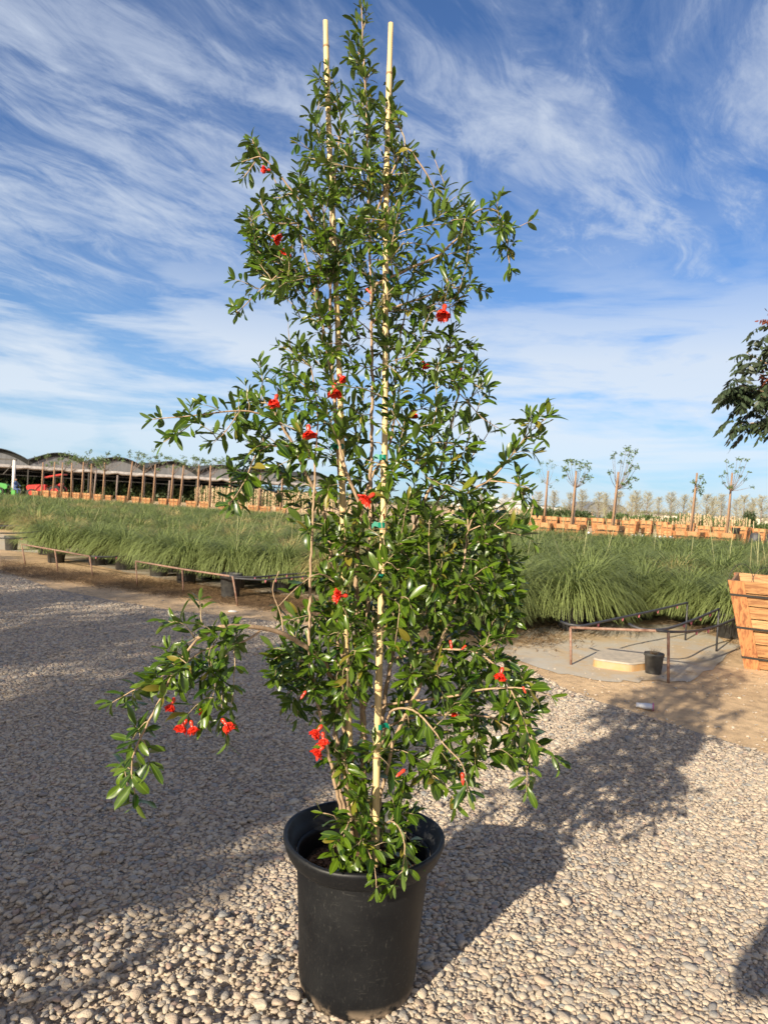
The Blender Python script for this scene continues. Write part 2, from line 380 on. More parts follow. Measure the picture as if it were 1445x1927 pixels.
gs = link(bpy.data.objects.new('gravel_stones', me)); tag(gs, 'loose rounded cream and grey river pebbles covering the drive', 'gravel', None, 'stuff')
ng = bpy.data.node_groups.new('pebbles', 'GeometryNodeTree')
ng.interface.new_socket('Geometry', in_out='INPUT', socket_type='NodeSocketGeometry'); ng.interface.new_socket('Geometry', in_out='OUTPUT', socket_type='NodeSocketGeometry')
gi = ng.nodes.new('NodeGroupInput'); go = ng.nodes.new('NodeGroupOutput'); ip = ng.nodes.new('GeometryNodeInstanceOnPoints')
ci = ng.nodes.new('GeometryNodeCollectionInfo'); ci.inputs['Collection'].default_value = pc; ci.inputs['Separate Children'].default_value = True; ci.inputs['Reset Children'].default_value = True
def nattr(nm):
    n = ng.nodes.new('GeometryNodeInputNamedAttribute'); n.data_type = 'FLOAT_VECTOR'; n.inputs[0].default_value = nm; return n.outputs[0]
m2p = ng.nodes.new('GeometryNodeMeshToPoints'); e2r = ng.nodes.new('FunctionNodeEulerToRotation')
L = ng.links.new; L(gi.outputs[0], m2p.inputs['Mesh']); L(m2p.outputs[0], ip.inputs['Points']); L(ci.outputs[0], ip.inputs['Instance'])
ip.inputs['Pick Instance'].default_value = True
rv = ng.nodes.new('FunctionNodeRandomValue'); rv.data_type = 'INT'; rv.inputs[4].default_value = 0; rv.inputs[5].default_value = 8
L(rv.outputs[2], ip.inputs['Instance Index'])
L(nattr('rot'), e2r.inputs[0]); L(e2r.outputs[0], ip.inputs['Rotation']); L(nattr('scl'), ip.inputs['Scale']); L(ip.outputs[0], go.inputs[0])
md = gs.modifiers.new('pebbles', 'NODES'); md.node_group = ng
print('stones', ns)

# concrete pads at the ends of the grass beds
m, t, b = mat('weathered_concrete'); geo = t.new('ShaderNodeNewGeometry'); pos = geo.outputs['Position']
n = t.noise(pos, 2.2, 7, .68); n2 = t.noise(pos, 30, 4, .6)
col = t.mix(t.ramp(n, [(.40,0),(.50,.4),(.58,1)]), (.47,.43,.36), (.50,.37,.22)); col = t.mix(t.math('MULTIPLY', n2, .4), col, (.24,.22,.19))
t.link(col, b.inputs['Base Color']); b.inputs['Roughness'].default_value = .9; bump(t, b, n2, .4, .004); M['concrete'] = m
def slab(name, px, z, lab):
    pts = [G(*p) for p in px]; 
    rr = random.Random(3); out = []
    for i in range(len(pts)):
        a_, b_ = pts[i], pts[(i+1)%len(pts)]
        for k in range(5):
            q = a_.lerp(b_, k/5); out.append((q.x+rr.uniform(-.05,.05), q.y+rr.uniform(-.06,.06)))
    return flatpoly(name, out, z, M['concrete'], lab)
slab('concrete_pad', [(925,1222),(1010,1180),(1120,1172),(1290,1178),(1385,1215),(1360,1246),(1290,1282),(1200,1284),(1090,1278),(1000,1252)], .006, 'weathered concrete pad in front of the right grass bed')
slab('concrete_path', [(-40,1032),(60,1040),(200,1068),(300,1090),(450,1110),(650,1135),(650,1105),(430,1075),(200,1030),(0,1005)], .006, 'narrow concrete strip along the left grass bed')
# straw and soil litter in the left strip
def litter():
    mb = MB(); r = random.Random(5)
    def seg(p, L_, h):
        a = r.uniform(0, 6.28); d = Vector((math.cos(a), math.sin(a), r.uniform(-.1,.15)))*L_
        c = Vector((-d.y, d.x, 0)).normalized()*.0035; q = p+d*.5+Vector((0,0,r.uniform(.0,.02)))
        sh = r.random(); mb.add([p-c,p+c,q+c,q-c,p+d+c*.3,p+d-c*.3], [(0,1,2,3),(3,2,4,5)], 0, [(sh,.5,.5)]*6)
    for i in range(9500):
        u = r.random(); px = u*640; y0 = 1052+ (px/640)*75; y1 = 1082+(px/640)*88
        g = G(px, y0+(y1-y0)*r.betavariate(2.2,2)); g.z = r.uniform(.006,.03); seg(g, r.uniform(.08,.3), 0)
    for i in range(1400):
        px = r.uniform(905,1445); y = 1185+ (22 if px < 1050 else 0)+ r.gauss(0,9) if px < 1150 or px > 1380 else 1230
        if 1150 <= px <= 1380: px = r.choice([r.uniform(905,1120), r.uniform(1370,1440)]); y = 1200+r.gauss(0,12)
        g = G(px, y); g.z = r.uniform(.006,.03); seg(g, r.uniform(.05,.22), 0)
    return mb
M['straw'] = leafmat('dry_straw', (.26,.16,.075), (.11,.062,.03), (.2,.13,.07), .8, .1, False, .2)
tag(litter().build('fallen_straw', M['straw'], attr=True), 'dry brown grass litter strewn along the bed edges', 'straw litter', None, 'stuff')
# ---------------------------------------------------------------- the pot
RIMR, POTH = .247, .452
pot = empty('plant_pot', POT)
tag(pot, 'large black plastic nursery pot holding the flowering pomegranate', 'pot')
mb = MB()
outer = [(.0,.0),(.158,.0),(.166,.005),(.171,.018),(.1735,.034),(.1765,.055),(.178,.075),(.1790,.12),(.187,.24),(.1945,.340),(.1985,.392),(.1990,.404)]
mb.lathe(outer+[(.1945,.404),(.1930,.385),(.184,.24),(.178,.12),(.172,.05),(.0,.045)], n=96)
mb.build('pot_wall', M['pot'], pot, True)
mb = MB()
mb.lathe([(.1995,.402),(.2040,.398),(.2160,.396),(.2215,.399),(.2270,.408),(.2325,.421),(.2370,.434),(.2405,.444),(.2400,.451),(.236,.4555),(.230,.4550),(.2255,.449),(.2215,.436),(.2120,.424),(.2040,.412),(.1995,.402)], n=96, closed=True)
rim = mb.build('rim', M['pot'], pot, True)
for sc_o in list(pot.children):
    sc_o.scale = (1.03,1.03,1.035)
    for v in sc_o.data.vertices:
        a_ = math.atan2(v.co.y, v.co.x); h_ = max(0, v.co.z/.45)**2; k_ = 1+.010*h_*math.sin(2*a_+.6)+.004*h_*math.sin(5*a_)
        v.co.x *= k_; v.co.y *= k_; v.co.z += .0035*h_*math.sin(2*a_+2.1)+.0012*h_*math.sin(7*a_)
mb = MB(); nn = 60; vs = [Vector((0,0,.375))]; fs = []
rg = 12
for i in range(1, rg+1):
    for j in range(nn):
        a = 2*math.pi*j/nn; r_ = .192*i/rg; vs.append(Vector((r_*math.cos(a), r_*math.sin(a), .352+random.uniform(-.006,.006)+.012*math.sin(a*3+i*.5)*(1-i/rg)+.012*(1-i/rg))))
for j in range(nn): fs.append((0, 1+j, 1+(j+1)%nn))
for i in range(rg-1):
    for j in range(nn):
        a_ = 1+i*nn; fs.append((a_+j, a_+nn+j, a_+nn+(j+1)%nn, a_+(j+1)%nn))
mb.add(vs, fs); soil = mb.build('potting_soil', M['soil'], pot, False); tag(soil)
mb = MB()
for i in range(900):
    a = random.uniform(0,6.28); r_ = .165*math.sqrt(random.random()); s_ = random.uniform(.003,.010)
    Mx = Matrix.Rotation(random.uniform(0,6.28),3,'Z') @ Matrix.Rotation(random.uniform(-1,1),3,'X')
    mb.box((r_*math.cos(a), r_*math.sin(a), .362+random.uniform(0,.012)), (s_*2, s_, s_*.7), rot=Mx)
M['mulch'] = simple('bark_mulch', (.16,.085,.045), .9, .6, 90, 0, col2=(.04,.022,.014))
mb.build('bark_mulch', M['mulch'], pot)

# ---------------------------------------------------------------- bamboo stakes with green ties
def stake(p_top, p_bot, Yt, Yb, lab, ties, knots):
    A = P(*p_bot, Yb); B = P(*p_top, Yt)
    A = A + (A-B).normalized()*.06
    root = empty('bamboo_stake', A); tag(root, lab, 'stake', 'bamboo stakes in the pot')
    mb = MB(); k = 64; pts = []; rad = []
    for i in range(k+1):
        u = i/k; p = A.lerp(B, u)-A; wob = .004*math.sin(u*9+len(lab)); p = p+Vector((wob,wob*.5,0))
        r_ = .0108*(1-u)+.0078*u
        for kn in knots:
            d = abs(u-kn)*k
            if d < .8: r_ *= 1.13
        pts.append(p); rad.append(r_)
    mb.tube(pts, rad, 14); mb.build('cane', M['bamboo'], root, True)
    for kn in knots:
        c = pts[int(round(kn*k))]; ax = (B-A).normalized(); kb = MB(); r_ = rad[int(round(kn*k))]+.0006
        kb.tube([c-ax*.0035, c-ax*.001, c+ax*.001, c+ax*.0035], [r_*.98, r_*1.07, r_*1.07, r_*.98], 14, cap=False); kb.build('node', M['bamboonode'], root, True)
    for y in ties:
        # find u on stake whose projection has this y
        best = min(range(201), key=lambda i: abs(proj(A.lerp(B, i/200))[1]-y)); c = A.lerp(B, best/200)-A; ax = (B-A).normalized()
        tb = MB(); r_ = .0108*(1-best/200)+.0078*best/200+.002
        tb.tube([c-ax*.008, c+ax*.008], r_, 16, cap=False)
        sd = Vector((-1,.3,0)) if best % 2 else Vector((1,.4,0))
        e = c+sd.normalized()*(r_); tl = [e, e+sd*.012+Vector((0,0,.003)), e+sd*.02+Vector((0,0,-.006))]
        tb.add([tl[0]-ax*.007, tl[0]+ax*.007, tl[1]-ax*.007, tl[1]+ax*.007, tl[2]-ax*.007, tl[2]+ax*.006], [(0,1,3,2),(2,3,5,4)])
        tb.build('tie', M['tie'], root)
    return root
YP = POT.y
stake((614.5,40),(665,1565), YP+.05, YP-.01, 'bamboo stake whose bare top stands left of the leader', [842,1165], [.965,.86,.72,.61,.50,.41,.30,.21,.11])
stake((735,44),(709,1590), YP+.01, YP-.11, 'bamboo stake whose bare top stands right of the leader', [340,523,857,988,1085,1363], [.93,.80,.69,.58,.47,.39,.33,.26,.20,.13])
# ---------------------------------------------------------------- the pomegranate
tree = empty('pomegranate_tree', POT+Vector((0,0,.36)))
tag(tree, 'tall pomegranate shrub with glossy leaves and red flowers in the black pot', 'pomegranate tree')
T0 = POT+Vector((0,0,.36))
def pp(x, y, d=0.0): return P(x, y, YP+d)
nodes = []      # (position, radius, order)
wood = MB(); twigs = MB(); foliage = MB()
def catmull(pts, rads, step=.02):
    out, ro = [], []
    n = len(pts)
    for i in range(n-1):
        p0, p1, p2, p3 = pts[max(i-1,0)], pts[i], pts[i+1], pts[min(i+2,n-1)]
        k = max(2, int((p2-p1).length/step))
        for j in range(k):
            u = j/k; out.append(.5*((2*p1)+(p2-p0)*u+(2*p0-5*p1+4*p2-p3)*u*u+(3*p1-p0-3*p2+p3)*u**3)); ro.append(rads[i]*(1-u)+rads[i+1]*u)
    out.append(pts[-1]); ro.append(rads[-1]); return out, ro
def branch(px, r0, r1, leafy=None, dens=1.0):
    pts = [pp(*q) for q in px]; n = len(pts); rads = [r0+(r1-r0)*(i/(n-1)) for i in range(n)]
    ps, rs = catmull(pts, rads)
    for i in range(1, len(ps)-1):
        j = rs[i]*.5; ps[i] = ps[i]+Vector((random.gauss(0,j),random.gauss(0,j),0))*.7
    wood.tube([p-T0 for p in ps], rs, 7)
    for p, r in zip(ps[2:], rs[2:]): nodes.append((p, r))
    if leafy is not None: leafy_run(ps[int(len(ps)*leafy):], dens)
    return ps
occ = np.zeros((50, 40), np.float32); CELL = 40
def leaf(base, d, n, L, W, shade, curl=None):
    bx, by = proj(base+d.normalized()*L*.5)
    if base.y < YP+.03 and any(abs(bx-tx) < 17 and abs(by-ty) < 15 for tx, ty in ((718,523),(716,857),(713,988),(711,1363),(643,842))): return
    if abs(by-585) < 22 and abs(bx-836) < 22: return
    if 1130 < by < 1620 and abs(bx-(716-(by-1000)*.012)) < 15 and base.y < YP+.03 and random.random() < .82: return
    if (1180 < by < 1400 or 860 < by < 960) and abs(bx-(646+(by-900)*.035)) < 13 and base.y < YP+.05 and random.random() < .7: return
    d = d.normalized(); s = d.cross(n)
    if s.length < 1e-4: s = d.orthogonal()
    s.normalize(); n = s.cross(d).normalized()
    curl = random.gauss(.35,.35) if curl is None else curl; fold = random.uniform(.15,.55); wav = random.uniform(-.25,.25); tw = random.gauss(0,.35)
    K = 6; c = base.copy(); vs = [c-T0]; at = [(shade,0,0)]; ang = 0; ph = random.random()*6
    for i in range(1, K+1):
        ang = -curl*i/K; dd = d*math.cos(ang)+n*math.sin(ang); nn_ = n*math.cos(ang)-d*math.sin(ang); c = c+dd*(L/K)
        if i == K: vs.append(c-T0); at.append((shade,0,1)); break
        u = i/K; w = W*.5*(math.sin(math.pi*u**1.2)**.6); q = tw*u; s2 = s*math.cos(q)+nn_*math.sin(q); n2 = nn_*math.cos(q)-s*math.sin(q)
        lift = fold*w+wav*w*math.sin(u*9+ph)
        vs += [c-s2*w+n2*lift-T0, c-T0, c+s2*w+n2*(fold*w-wav*w*math.sin(u*9+ph+1))-T0]; at += [(shade,1,u),(shade,0,u),(shade,1,u)]
    fs = [(0,2,1),(0,3,2)]
    for i in range(K-2):
        a_ = 1+3*i; fs += [(a_,a_+1,a_+4,a_+3),(a_+1,a_+2,a_+5,a_+4)]
    a_ = 1+3*(K-2); fs += [(a_,a_+1,a_+3),(a_+1,a_+2,a_+3)]
    foliage.add(vs, fs, 0, at)
    x, y = proj(base+d*L*.5); i_, j_ = int(y//CELL), int(x//CELL)
    if 0 <= i_ < 50 and 0 <= j_ < 40: occ[i_, j_] += L*W*.62*600*600*.55/(CELL*CELL)
SUNW = -SD
def leafsize(z):
    return (1.12 if z < .9 else 1.0 if z < 1.8 else .84)
def leafy_run(ps, dens=1.0, tip=True):
    L_ = 0; step = .026/dens; nxt = random.uniform(0, step); par = random.uniform(0,6.28)
    for i in range(1, len(ps)):
        seg = ps[i]-ps[i-1]; l = seg.length
        if l < 1e-6: continue
        t = seg/l; L_ += l
        while L_ >= nxt:
            nxt += step*random.uniform(.7,1.5); par += 1.57+random.uniform(-.5,.5)
            o = t.orthogonal().normalized(); s = Quaternion(t, par) @ o; base = ps[i]
            k = 1 if random.random() < .25 else 2
            if random.random() < .38: k = 4
            for m_ in range(k):
                q = Quaternion(t, par+m_*(3.14 if k <= 2 else 1.57)+random.uniform(-.4,.4)) @ o
                d = t*random.uniform(.35,1.0)+q*random.uniform(.6,1.0)+Vector((0,0,random.uniform(-.05,.38)))
                z = base.z; L = leafsize(z)*random.uniform(.024,.066); W = L*random.uniform(.27,.38)
                n = (Vector((random.gauss(0,.45),random.gauss(0,.45),.75))+SUNW*.35 + t*.2)
                leaf(base+q*.002, d, n, L, W, min(1,max(0,random.gauss(.45,.3))))
    if tip:
        t = (ps[-1]-ps[-2]).normalized(); o = t.orthogonal()
        for m_ in range(3):
            q = Quaternion(t, m_*2.1+par) @ o; L = leafsize(ps[-1].z)*random.uniform(.028,.05)
            leaf(ps[-1], t+q*.45, q*-1+Vector((0,0,.6)), L, L*.25, random.uniform(.5,1))
def bez(a, c, b, k): return [a*(1-u)**2+c*2*u*(1-u)+b*u*u for u in [i/k for i in range(k+1)]]
def twig(a, b, up=.25, r0=.0022, start=.25, dens=1.0):
    L = (b-a).length; k = max(4, int(L/.018))
    c = a.lerp(b, .5)+Vector((random.gauss(0,.08),random.gauss(0,.08),up))*L
    ps = bez(a, c, b, k); ps = [ps[0]]+[p+Vector((random.gauss(0,1),random.gauss(0,1),random.gauss(0,1)))*.0013 for p in ps[1:]]
    twigs.tube([p-T0 for p in ps], [r0*(1-.65*i/k) for i in range(k+1)], 5)
    for p in ps[2:]: nodes.append((p, r0*.6))
    leafy_run(ps[int(k*start):], dens); return ps
# --- main stems traced from the photograph: (x, y, depth from the pot axis)
branch([(688,1600,.0),(684,1400,.04),(690,1200,.03),(696,1000,.0),(699,880,-.02),(700,700,-.02),(697,500,-.02),(693,340,-.03),(689,200,-.03),(683,90,-.02),(680,8,-.02)], .0080, .0016, .80, .8)
branch([(662,1590,-.03),(648,1430,-.02),(645,1200,.0),(652,1050,.02),(640,900,.03),(630,760,.02),(622,600,.0),(622,430,.0),(634,300,.0),(640,200,.02),(625,150,.02)], .0080, .0014, .88, .8)
branch([(668,1590,.03),(640,1490,.04),(632,1370,.05),(636,1250,.05),(628,1080,.04),(612,970,.02),(590,920,.0),(560,855,-.03),(530,800,-.05),(512,765,-.06)], .0095, .003)
branch([(655,1580,-.03),(615,1400,-.08),(585,1240,-.10),(583,1120,-.10),(588,1000,-.10),(593,880,-.08),(598,780,-.06),(585,690,-.05)], .0062, .0018)
branch([(690,1590,.05),(678,1300,.05),(670,1100,.03),(676,1000,.0),(679,958,-.03),(657,900,-.05),(641,850,-.05),(628,740,-.05),(612,640,-.04),(596,560,-.05),(575,480,-.05),(560,420,-.05)], .0085, .0018)
branch([(679,958,-.03),(700,900,.02),(735,830,.05),(742,760,.06),(746,680,.06),(760,600,.06),(775,520,.05)], .0052, .0018)
branch([(695,1590,.06),(712,1400,.10),(735,1250,.14),(756,1130,.16),(762,1050,.15),(790,960,.12),(830,870,.10),(850,790,.08),(868,720,.06),(880,670,.06)], .0085, .0018)
branch([(705,1560,-.02),(740,1400,-.06),(790,1290,-.10),(840,1180,-.10),(870,1080,-.08),(880,1000,-.05),(905,940,-.04)], .0060, .002)
branch([(640,1310,.02),(610,1250,-.08),(572,1215,-.16),(525,1190,-.24),(470,1179,-.30),(415,1180,-.35),(372,1202,-.38)], .0085, .0048)
branch([(372,1202,-.38),(335,1250,-.40),(305,1310,-.42),(275,1370,-.43),(255,1410,-.43),(247,1440,-.43),(252,1475,-.43),(255,1508,-.43)], .0034, .0012, .48, 1.0)
branch([(490,1187,-.28),(462,1206,-.30),(420,1214,-.33),(380,1225,-.36),(350,1250,-.38),(300,1280,-.38),(250,1300,-.36),(212,1322,-.35)], .0034, .0012, .35, 1.1)
branch([(535,1192,-.22),(527,1150,-.22),(513,1110,-.24),(525,1075,-.26)], .0022, .0012)
branch([(530,800,-.05),(505,785,-.08),(470,774,-.11),(430,774,-.14),(390,779,-.16),(345,784,-.18),(305,787,-.18),(288,789,-.18)], .0034, .0012, .30, .75)
branch([(380,778,-.17),(358,800,-.18),(336,815,-.19),(308,832,-.20)], .0018, .001, .15, .9)
branch([(453,772,-.13),(435,798,-.15),(418,820,-.16),(400,830,-.16)], .0018, .001, .3, .9)
branch([(548,840,-.03),(510,840,-.06),(485,850,-.08),(468,890,-.10),(450,925,-.12),(432,950,-.12)], .003, .0012, .1, 1.3)
branch([(600,440,-.03),(580,400,-.05),(555,365,-.07),(530,335,-.08),(505,305,-.10),(488,295,-.10),(470,300,-.1),(455,305,-.1)], .0036, .0012, .35, .8)
branch([(494,300,-.10),(483,278,-.11),(474,262,-.11)], .0018, .001, .2, 1.2)
branch([(480,305,-.10),(468,322,-.11),(458,335,-.11)], .0018, .001, .2, 1.2)
branch([(596,560,-.05),(560,520,-.07),(545,500,-.09),(500,538,-.12),(470,565,-.13),(447,590,-.14)], .003, .0012, .3, .9)
branch([(560,420,-.05),(520,420,-.08),(500,400,-.1),(490,375,-.1)], .003, .0014, .2, 1.2)
branch([(697,610,-.02),(740,580,.0),(790,562,.03),(840,545,.05),(880,540,.06),(912,548,.07)], .0044, .0012, .35, 1.0)
branch([(697,540,-.02),(740,520,-.02),(790,497,.0),(825,480,.02),(858,450,.03),(872,425,.04),(890,402,.05),(906,394,.06),(936,397,.07),(952,440,.08),(956,480,.08),(960,505,.08)], .0044, .0012, .45, 1.0)
branch([(906,402,.06),(930,430,.07),(960,432,.08),(992,419,.08),(1000,414,.08)], .0016, .0009, .2, .5)
branch([(700,420,-.02),(735,330,-.04),(762,278,-.05),(795,316,-.04),(825,367,-.02),(846,405,.0),(862,440,.02)], .0034, .0014, .2, .7)
branch([(838,350,-.02),(830,330,-.03),(818,300,-.04)], .0014, .001, .3, .5)
branch([(742,690,.05),(790,700,.02),(840,720,.0),(878,755,-.02),(905,785,-.03),(938,806,-.04)], .0026, .001, .2, .45)
branch([(700,1100,.0),(740,1040,.06),(790,985,.10),(830,935,.12),(862,895,.12),(895,850,.10),(918,815,.09)], .0044, .0012, .45, .7)
branch([(756,1080,.14),(815,1000,.08),(870,935,.02),(925,900,-.03),(960,860,-.06),(995,815,-.08),(1030,785,-.1)], .0050, .0012, .55, 1.0)
branch([(920,905,-.03),(955,908,-.05),(985,915,-.06),(1000,925,-.07),(1002,955,-.07),(995,985,-.07)], .0022, .001, .2, .9)
branch([(880,1000,-.05),(920,985,-.10),(950,1000,-.14),(990,1010,-.16),(1003,1020,-.16)], .0022, .001, .2, .7)
branch([(720,1400,-.02),(735,1340,-.10),(775,1336,-.18),(805,1362,-.24),(835,1400,-.28),(870,1440,-.30),(880,1490,-.30)], .0040, .0012, .35, .8)
branch([(700,1330,.0),(770,1320,-.08),(850,1310,-.16),(905,1298,-.22),(965,1294,-.26),(1010,1300,-.28),(1036,1310,-.29)], .0040, .0014, .55, .7)
branch([(740,1240,.05),(790,1228,-.05),(850,1222,-.12),(905,1232,-.18),(945,1270,-.22),(975,1330,-.25),(1000,1400,-.28)], .0044, .0014, .4, 1.0)
branch([(720,1370,.0),(780,1350,-.02),(860,1345,-.04),(930,1352,-.06),(985,1380,-.08),(1025,1410,-.08),(1048,1430,-.08)], .0042, .0012, .45, .9)
branch([(985,1380,-.08),(998,1410,-.1),(992,1445,-.1),(990,1490,-.1)], .0016, .0009, .2, .7)
branch([(712,1560,-.05),(735,1545,-.14),(752,1560,-.20),(762,1590,-.24),(757,1640,-.26)], .0026, .0012, .2, 1.0)
branch([(700,1590,-.05),(680,1580,-.14),(692,1600,-.22),(705,1635,-.26),(708,1670,-.27)], .0026, .0012, .25, .9)
branch([(670,1580,-.05),(640,1550,-.12),(628,1535,-.15),(608,1530,-.16)], .0024, .0012, .3, .6)
branch([(676,1590,-.05),(668,1540,-.12),(650,1560,-.18),(640,1610,-.22)], .0024, .0012, .25, 1.1)
branch([(640,1100,-.03),(600,1080,-.10),(560,1105,-.15),(525,1140,-.18)], .0026, .0010, .5, .6)
# --- density map read off the photograph, rows of (y0, [(x0, x1, density)])
DM = [(0,[(664,692,.5)]),(40,[(645,690,.6)]),(80,[(645,692,.7)]),(120,[(595,632,.4),(664,715,.6)]),(160,[(592,640,.6),(655,750,.7)]),(200,[(565,640,.6),(640,752,.95)]),
(240,[(545,600,.5),(600,765,1)]),(280,[(445,500,.55),(560,605,.6),(600,785,1.1)]),(320,[(505,580,.5),(580,790,1.2),(800,850,.3)]),(360,[(485,560,.7),(560,780,1.1),(810,880,.5),(925,950,.4)]),
(400,[(455,560,1),(560,775,1.1),(830,960,.75)]),(440,[(455,690,1.3),(700,765,.7),(770,830,.15),(845,900,.45),(925,975,.6)]),(480,[(470,690,1.4),(700,760,.5),(770,900,.65)]),
(520,[(435,480,.25),(500,680,1.2),(690,760,.8),(760,900,.75)]),(560,[(425,460,.35),(550,680,1),(690,870,.8)]),(600,[(530,600,.4),(600,680,.9),(700,870,.95)]),
(640,[(510,600,.6),(600,680,.7),(700,900,.9)]),(680,[(480,600,.7),(600,680,.7),(700,910,.8)]),(720,[(440,600,.8),(600,690,.6),(700,920,.7)]),(760,[(430,600,.8),(600,690,.8),(720,860,.8),(860,900,.4)]),
(800,[(450,690,.9),(720,860,.9),(860,900,.5)]),(840,[(450,560,.7),(560,690,.9),(720,880,.95)]),(880,[(425,520,.7),(520,680,.7),(700,895,1.0)]),(920,[(415,470,.6),(540,680,.75),(700,920,1.1)]),
(960,[(550,680,.8),(680,950,1.1)]),(1000,[(600,960,1.2)]),(1040,[(610,980,1.2)]),(1080,[(600,980,1.2)]),(1120,[(530,600,.4),(600,980,1.2)]),(1160,[(525,600,.7),(600,970,1.1)]),
(1200,[(510,700,1.1),(700,960,.95)]),(1240,[(510,700,1.2),(740,990,.95)]),(1280,[(530,690,1.1),(740,1015,.95)]),(1320,[(560,660,.6),(740,1010,.95)]),(1360,[(600,700,.3),(740,1020,.85)]),
(1400,[(600,760,1.1),(760,1030,.85)]),(1440,[(620,900,.8),(960,1010,.2)]),(1480,[(640,760,.45),(845,895,.35)]),(1520,[(600,640,.2),(640,790,.7)]),(1560,[(610,790,.8)]),(1600,[(620,780,.7)]),(1640,[(660,750,.4)])]
ARM = {760:[(300,440,.35),(990,1038,.5)],800:[(310,345,.3),(400,450,.25),(960,1025,.45)],840:[(940,1010,.3)],880:[(920,1005,.4)],920:[(950,1008,.4)],960:[(940,1005,.35)],
1120:[(330,400,.15)],1160:[(310,450,.35)],1200:[(300,455,.5)],1240:[(300,430,.6)],1280:[(215,300,.35),(300,440,.45)],1320:[(225,262,.2),(335,440,.4)],1360:[(235,268,.3),(395,440,.3)],1400:[(238,290,.4)],1440:[(230,262,.5)],1480:[(236,262,.35)]}
tgt = np.zeros_like(occ); span = {}
for y0, rows in DM:
    i_ = y0//CELL; span[i_] = (min(r[0] for r in rows), max(r[1] for r in rows))
    for x0, x1, d in rows:
        for j_ in range(40):
            ov = min(x1, (j_+1)*CELL)-max(x0, j_*CELL)
            if ov > 0: tgt[i_, j_] += d*ov/CELL
rowspan = {y0//CELL: list(rows) for y0, rows in DM}
for y0, rows in ARM.items():
    i_ = y0//CELL; rowspan.setdefault(i_, []).extend(rows)
    for x0, x1, d in rows:
        for j_ in range(40):
            ov = min(x1, (j_+1)*CELL)-max(x0, j_*CELL)
            if ov > 0: tgt[i_, j_] += d*ov/CELL
n_main = len(nodes); npx = np.array([proj(p) for p, r in nodes])
def armdepth(px, py):
    k = int(np.argmin((npx[:,0]-px)**2+(npx[:,1]-py)**2)); return nodes[k][0].y-YP
tgt *= 1.52
rn_ = np.random.default_rng(11)
tgt *= rn_.uniform(.55,1.45,tgt.shape)
tgt[9:14] *= 1.12; tgt[24:33] *= 1.15; tgt[:7] *= .85
tries = 0
while tries < 5200:
    tries += 1
    de = tgt-occ; de[tgt <= 0] = -9
    fl = de.ravel(); order = np.argsort(-fl)[:12]; c = int(order[random.randrange(12)])
    if fl[int(order[0])] < .10: break
    if fl[c] < .04: continue
    i_, j_ = divmod(c, 40)
    ok = [(max(x0, j_*CELL), min(x1, (j_+1)*CELL)) for x0, x1, d in rowspan[i_] if min(x1,(j_+1)*CELL) > max(x0,j_*CELL)]
    if not ok: occ[i_,j_] += .1; continue
    x0, x1 = random.choice(ok); ins_ = min(9, (x1-x0)*.25); px = random.uniform(x0+(ins_ if x0 % CELL else 0), x1-(ins_ if x1 % CELL else 0)); py = random.uniform(i_*CELL, (i_+1)*CELL)
    s0, s1 = span[i_]; hw = (s1-s0)/2/620; u = (px-(s0+s1)/2)/((s1-s0)/2+1e-6); dm = min(.38, hw*.75)*math.sqrt(max(.05,1-u*u))
    dep = random.uniform(-1,1)*dm
    if any(a0 <= px <= a1 for a0, a1, _ in ARM.get(i_*CELL, [])): dep = armdepth(px, py)+random.gauss(0,.04)
    if py > 1480 and px > 400: dep = -random.uniform(.02,.24)
    T = pp(px, py, dep)
    low = T.z < 1.35
    best, bd = None, 9
    for k in range(0, len(nodes), 2):
        p, r = nodes[k]; dv = T-p; dist = dv.length
        if dist < .05 or dist > .55: continue
        cost = dist + (max(0, -dv.z)*.8 if not low else max(0, dv.z-.1)*.3)
        # prefer nodes nearer the axis than the target
        if abs(T.x-POT.x) < abs(p.x-POT.x)-.02: cost += .25
        if cost < bd: bd, best = cost, p
    if best is None: occ[i_, j_] += .15; continue
    L = (T-best).length
    twig(best, T, up=(.10 if not low else random.uniform(.1,.35)), r0=.0013+.003*min(1,L/.5), start=(.2 if L < .15 else .38), dens=1.0 if L < .25 else .85)
print('pomegranate shoots', tries, 'leaf faces', len(foliage.f), 'nodes', len(nodes))
wood.build('stem', M['stem'], tree, True); M['twig'] = barkmat('young_twig', (.40,.30,.17), (.26,.20,.12), (50,50,50))
twigs.build('twigs', M['twig'], tree, True)
foliage.build('foliage', M['leaf'], tree, True, attr=True)
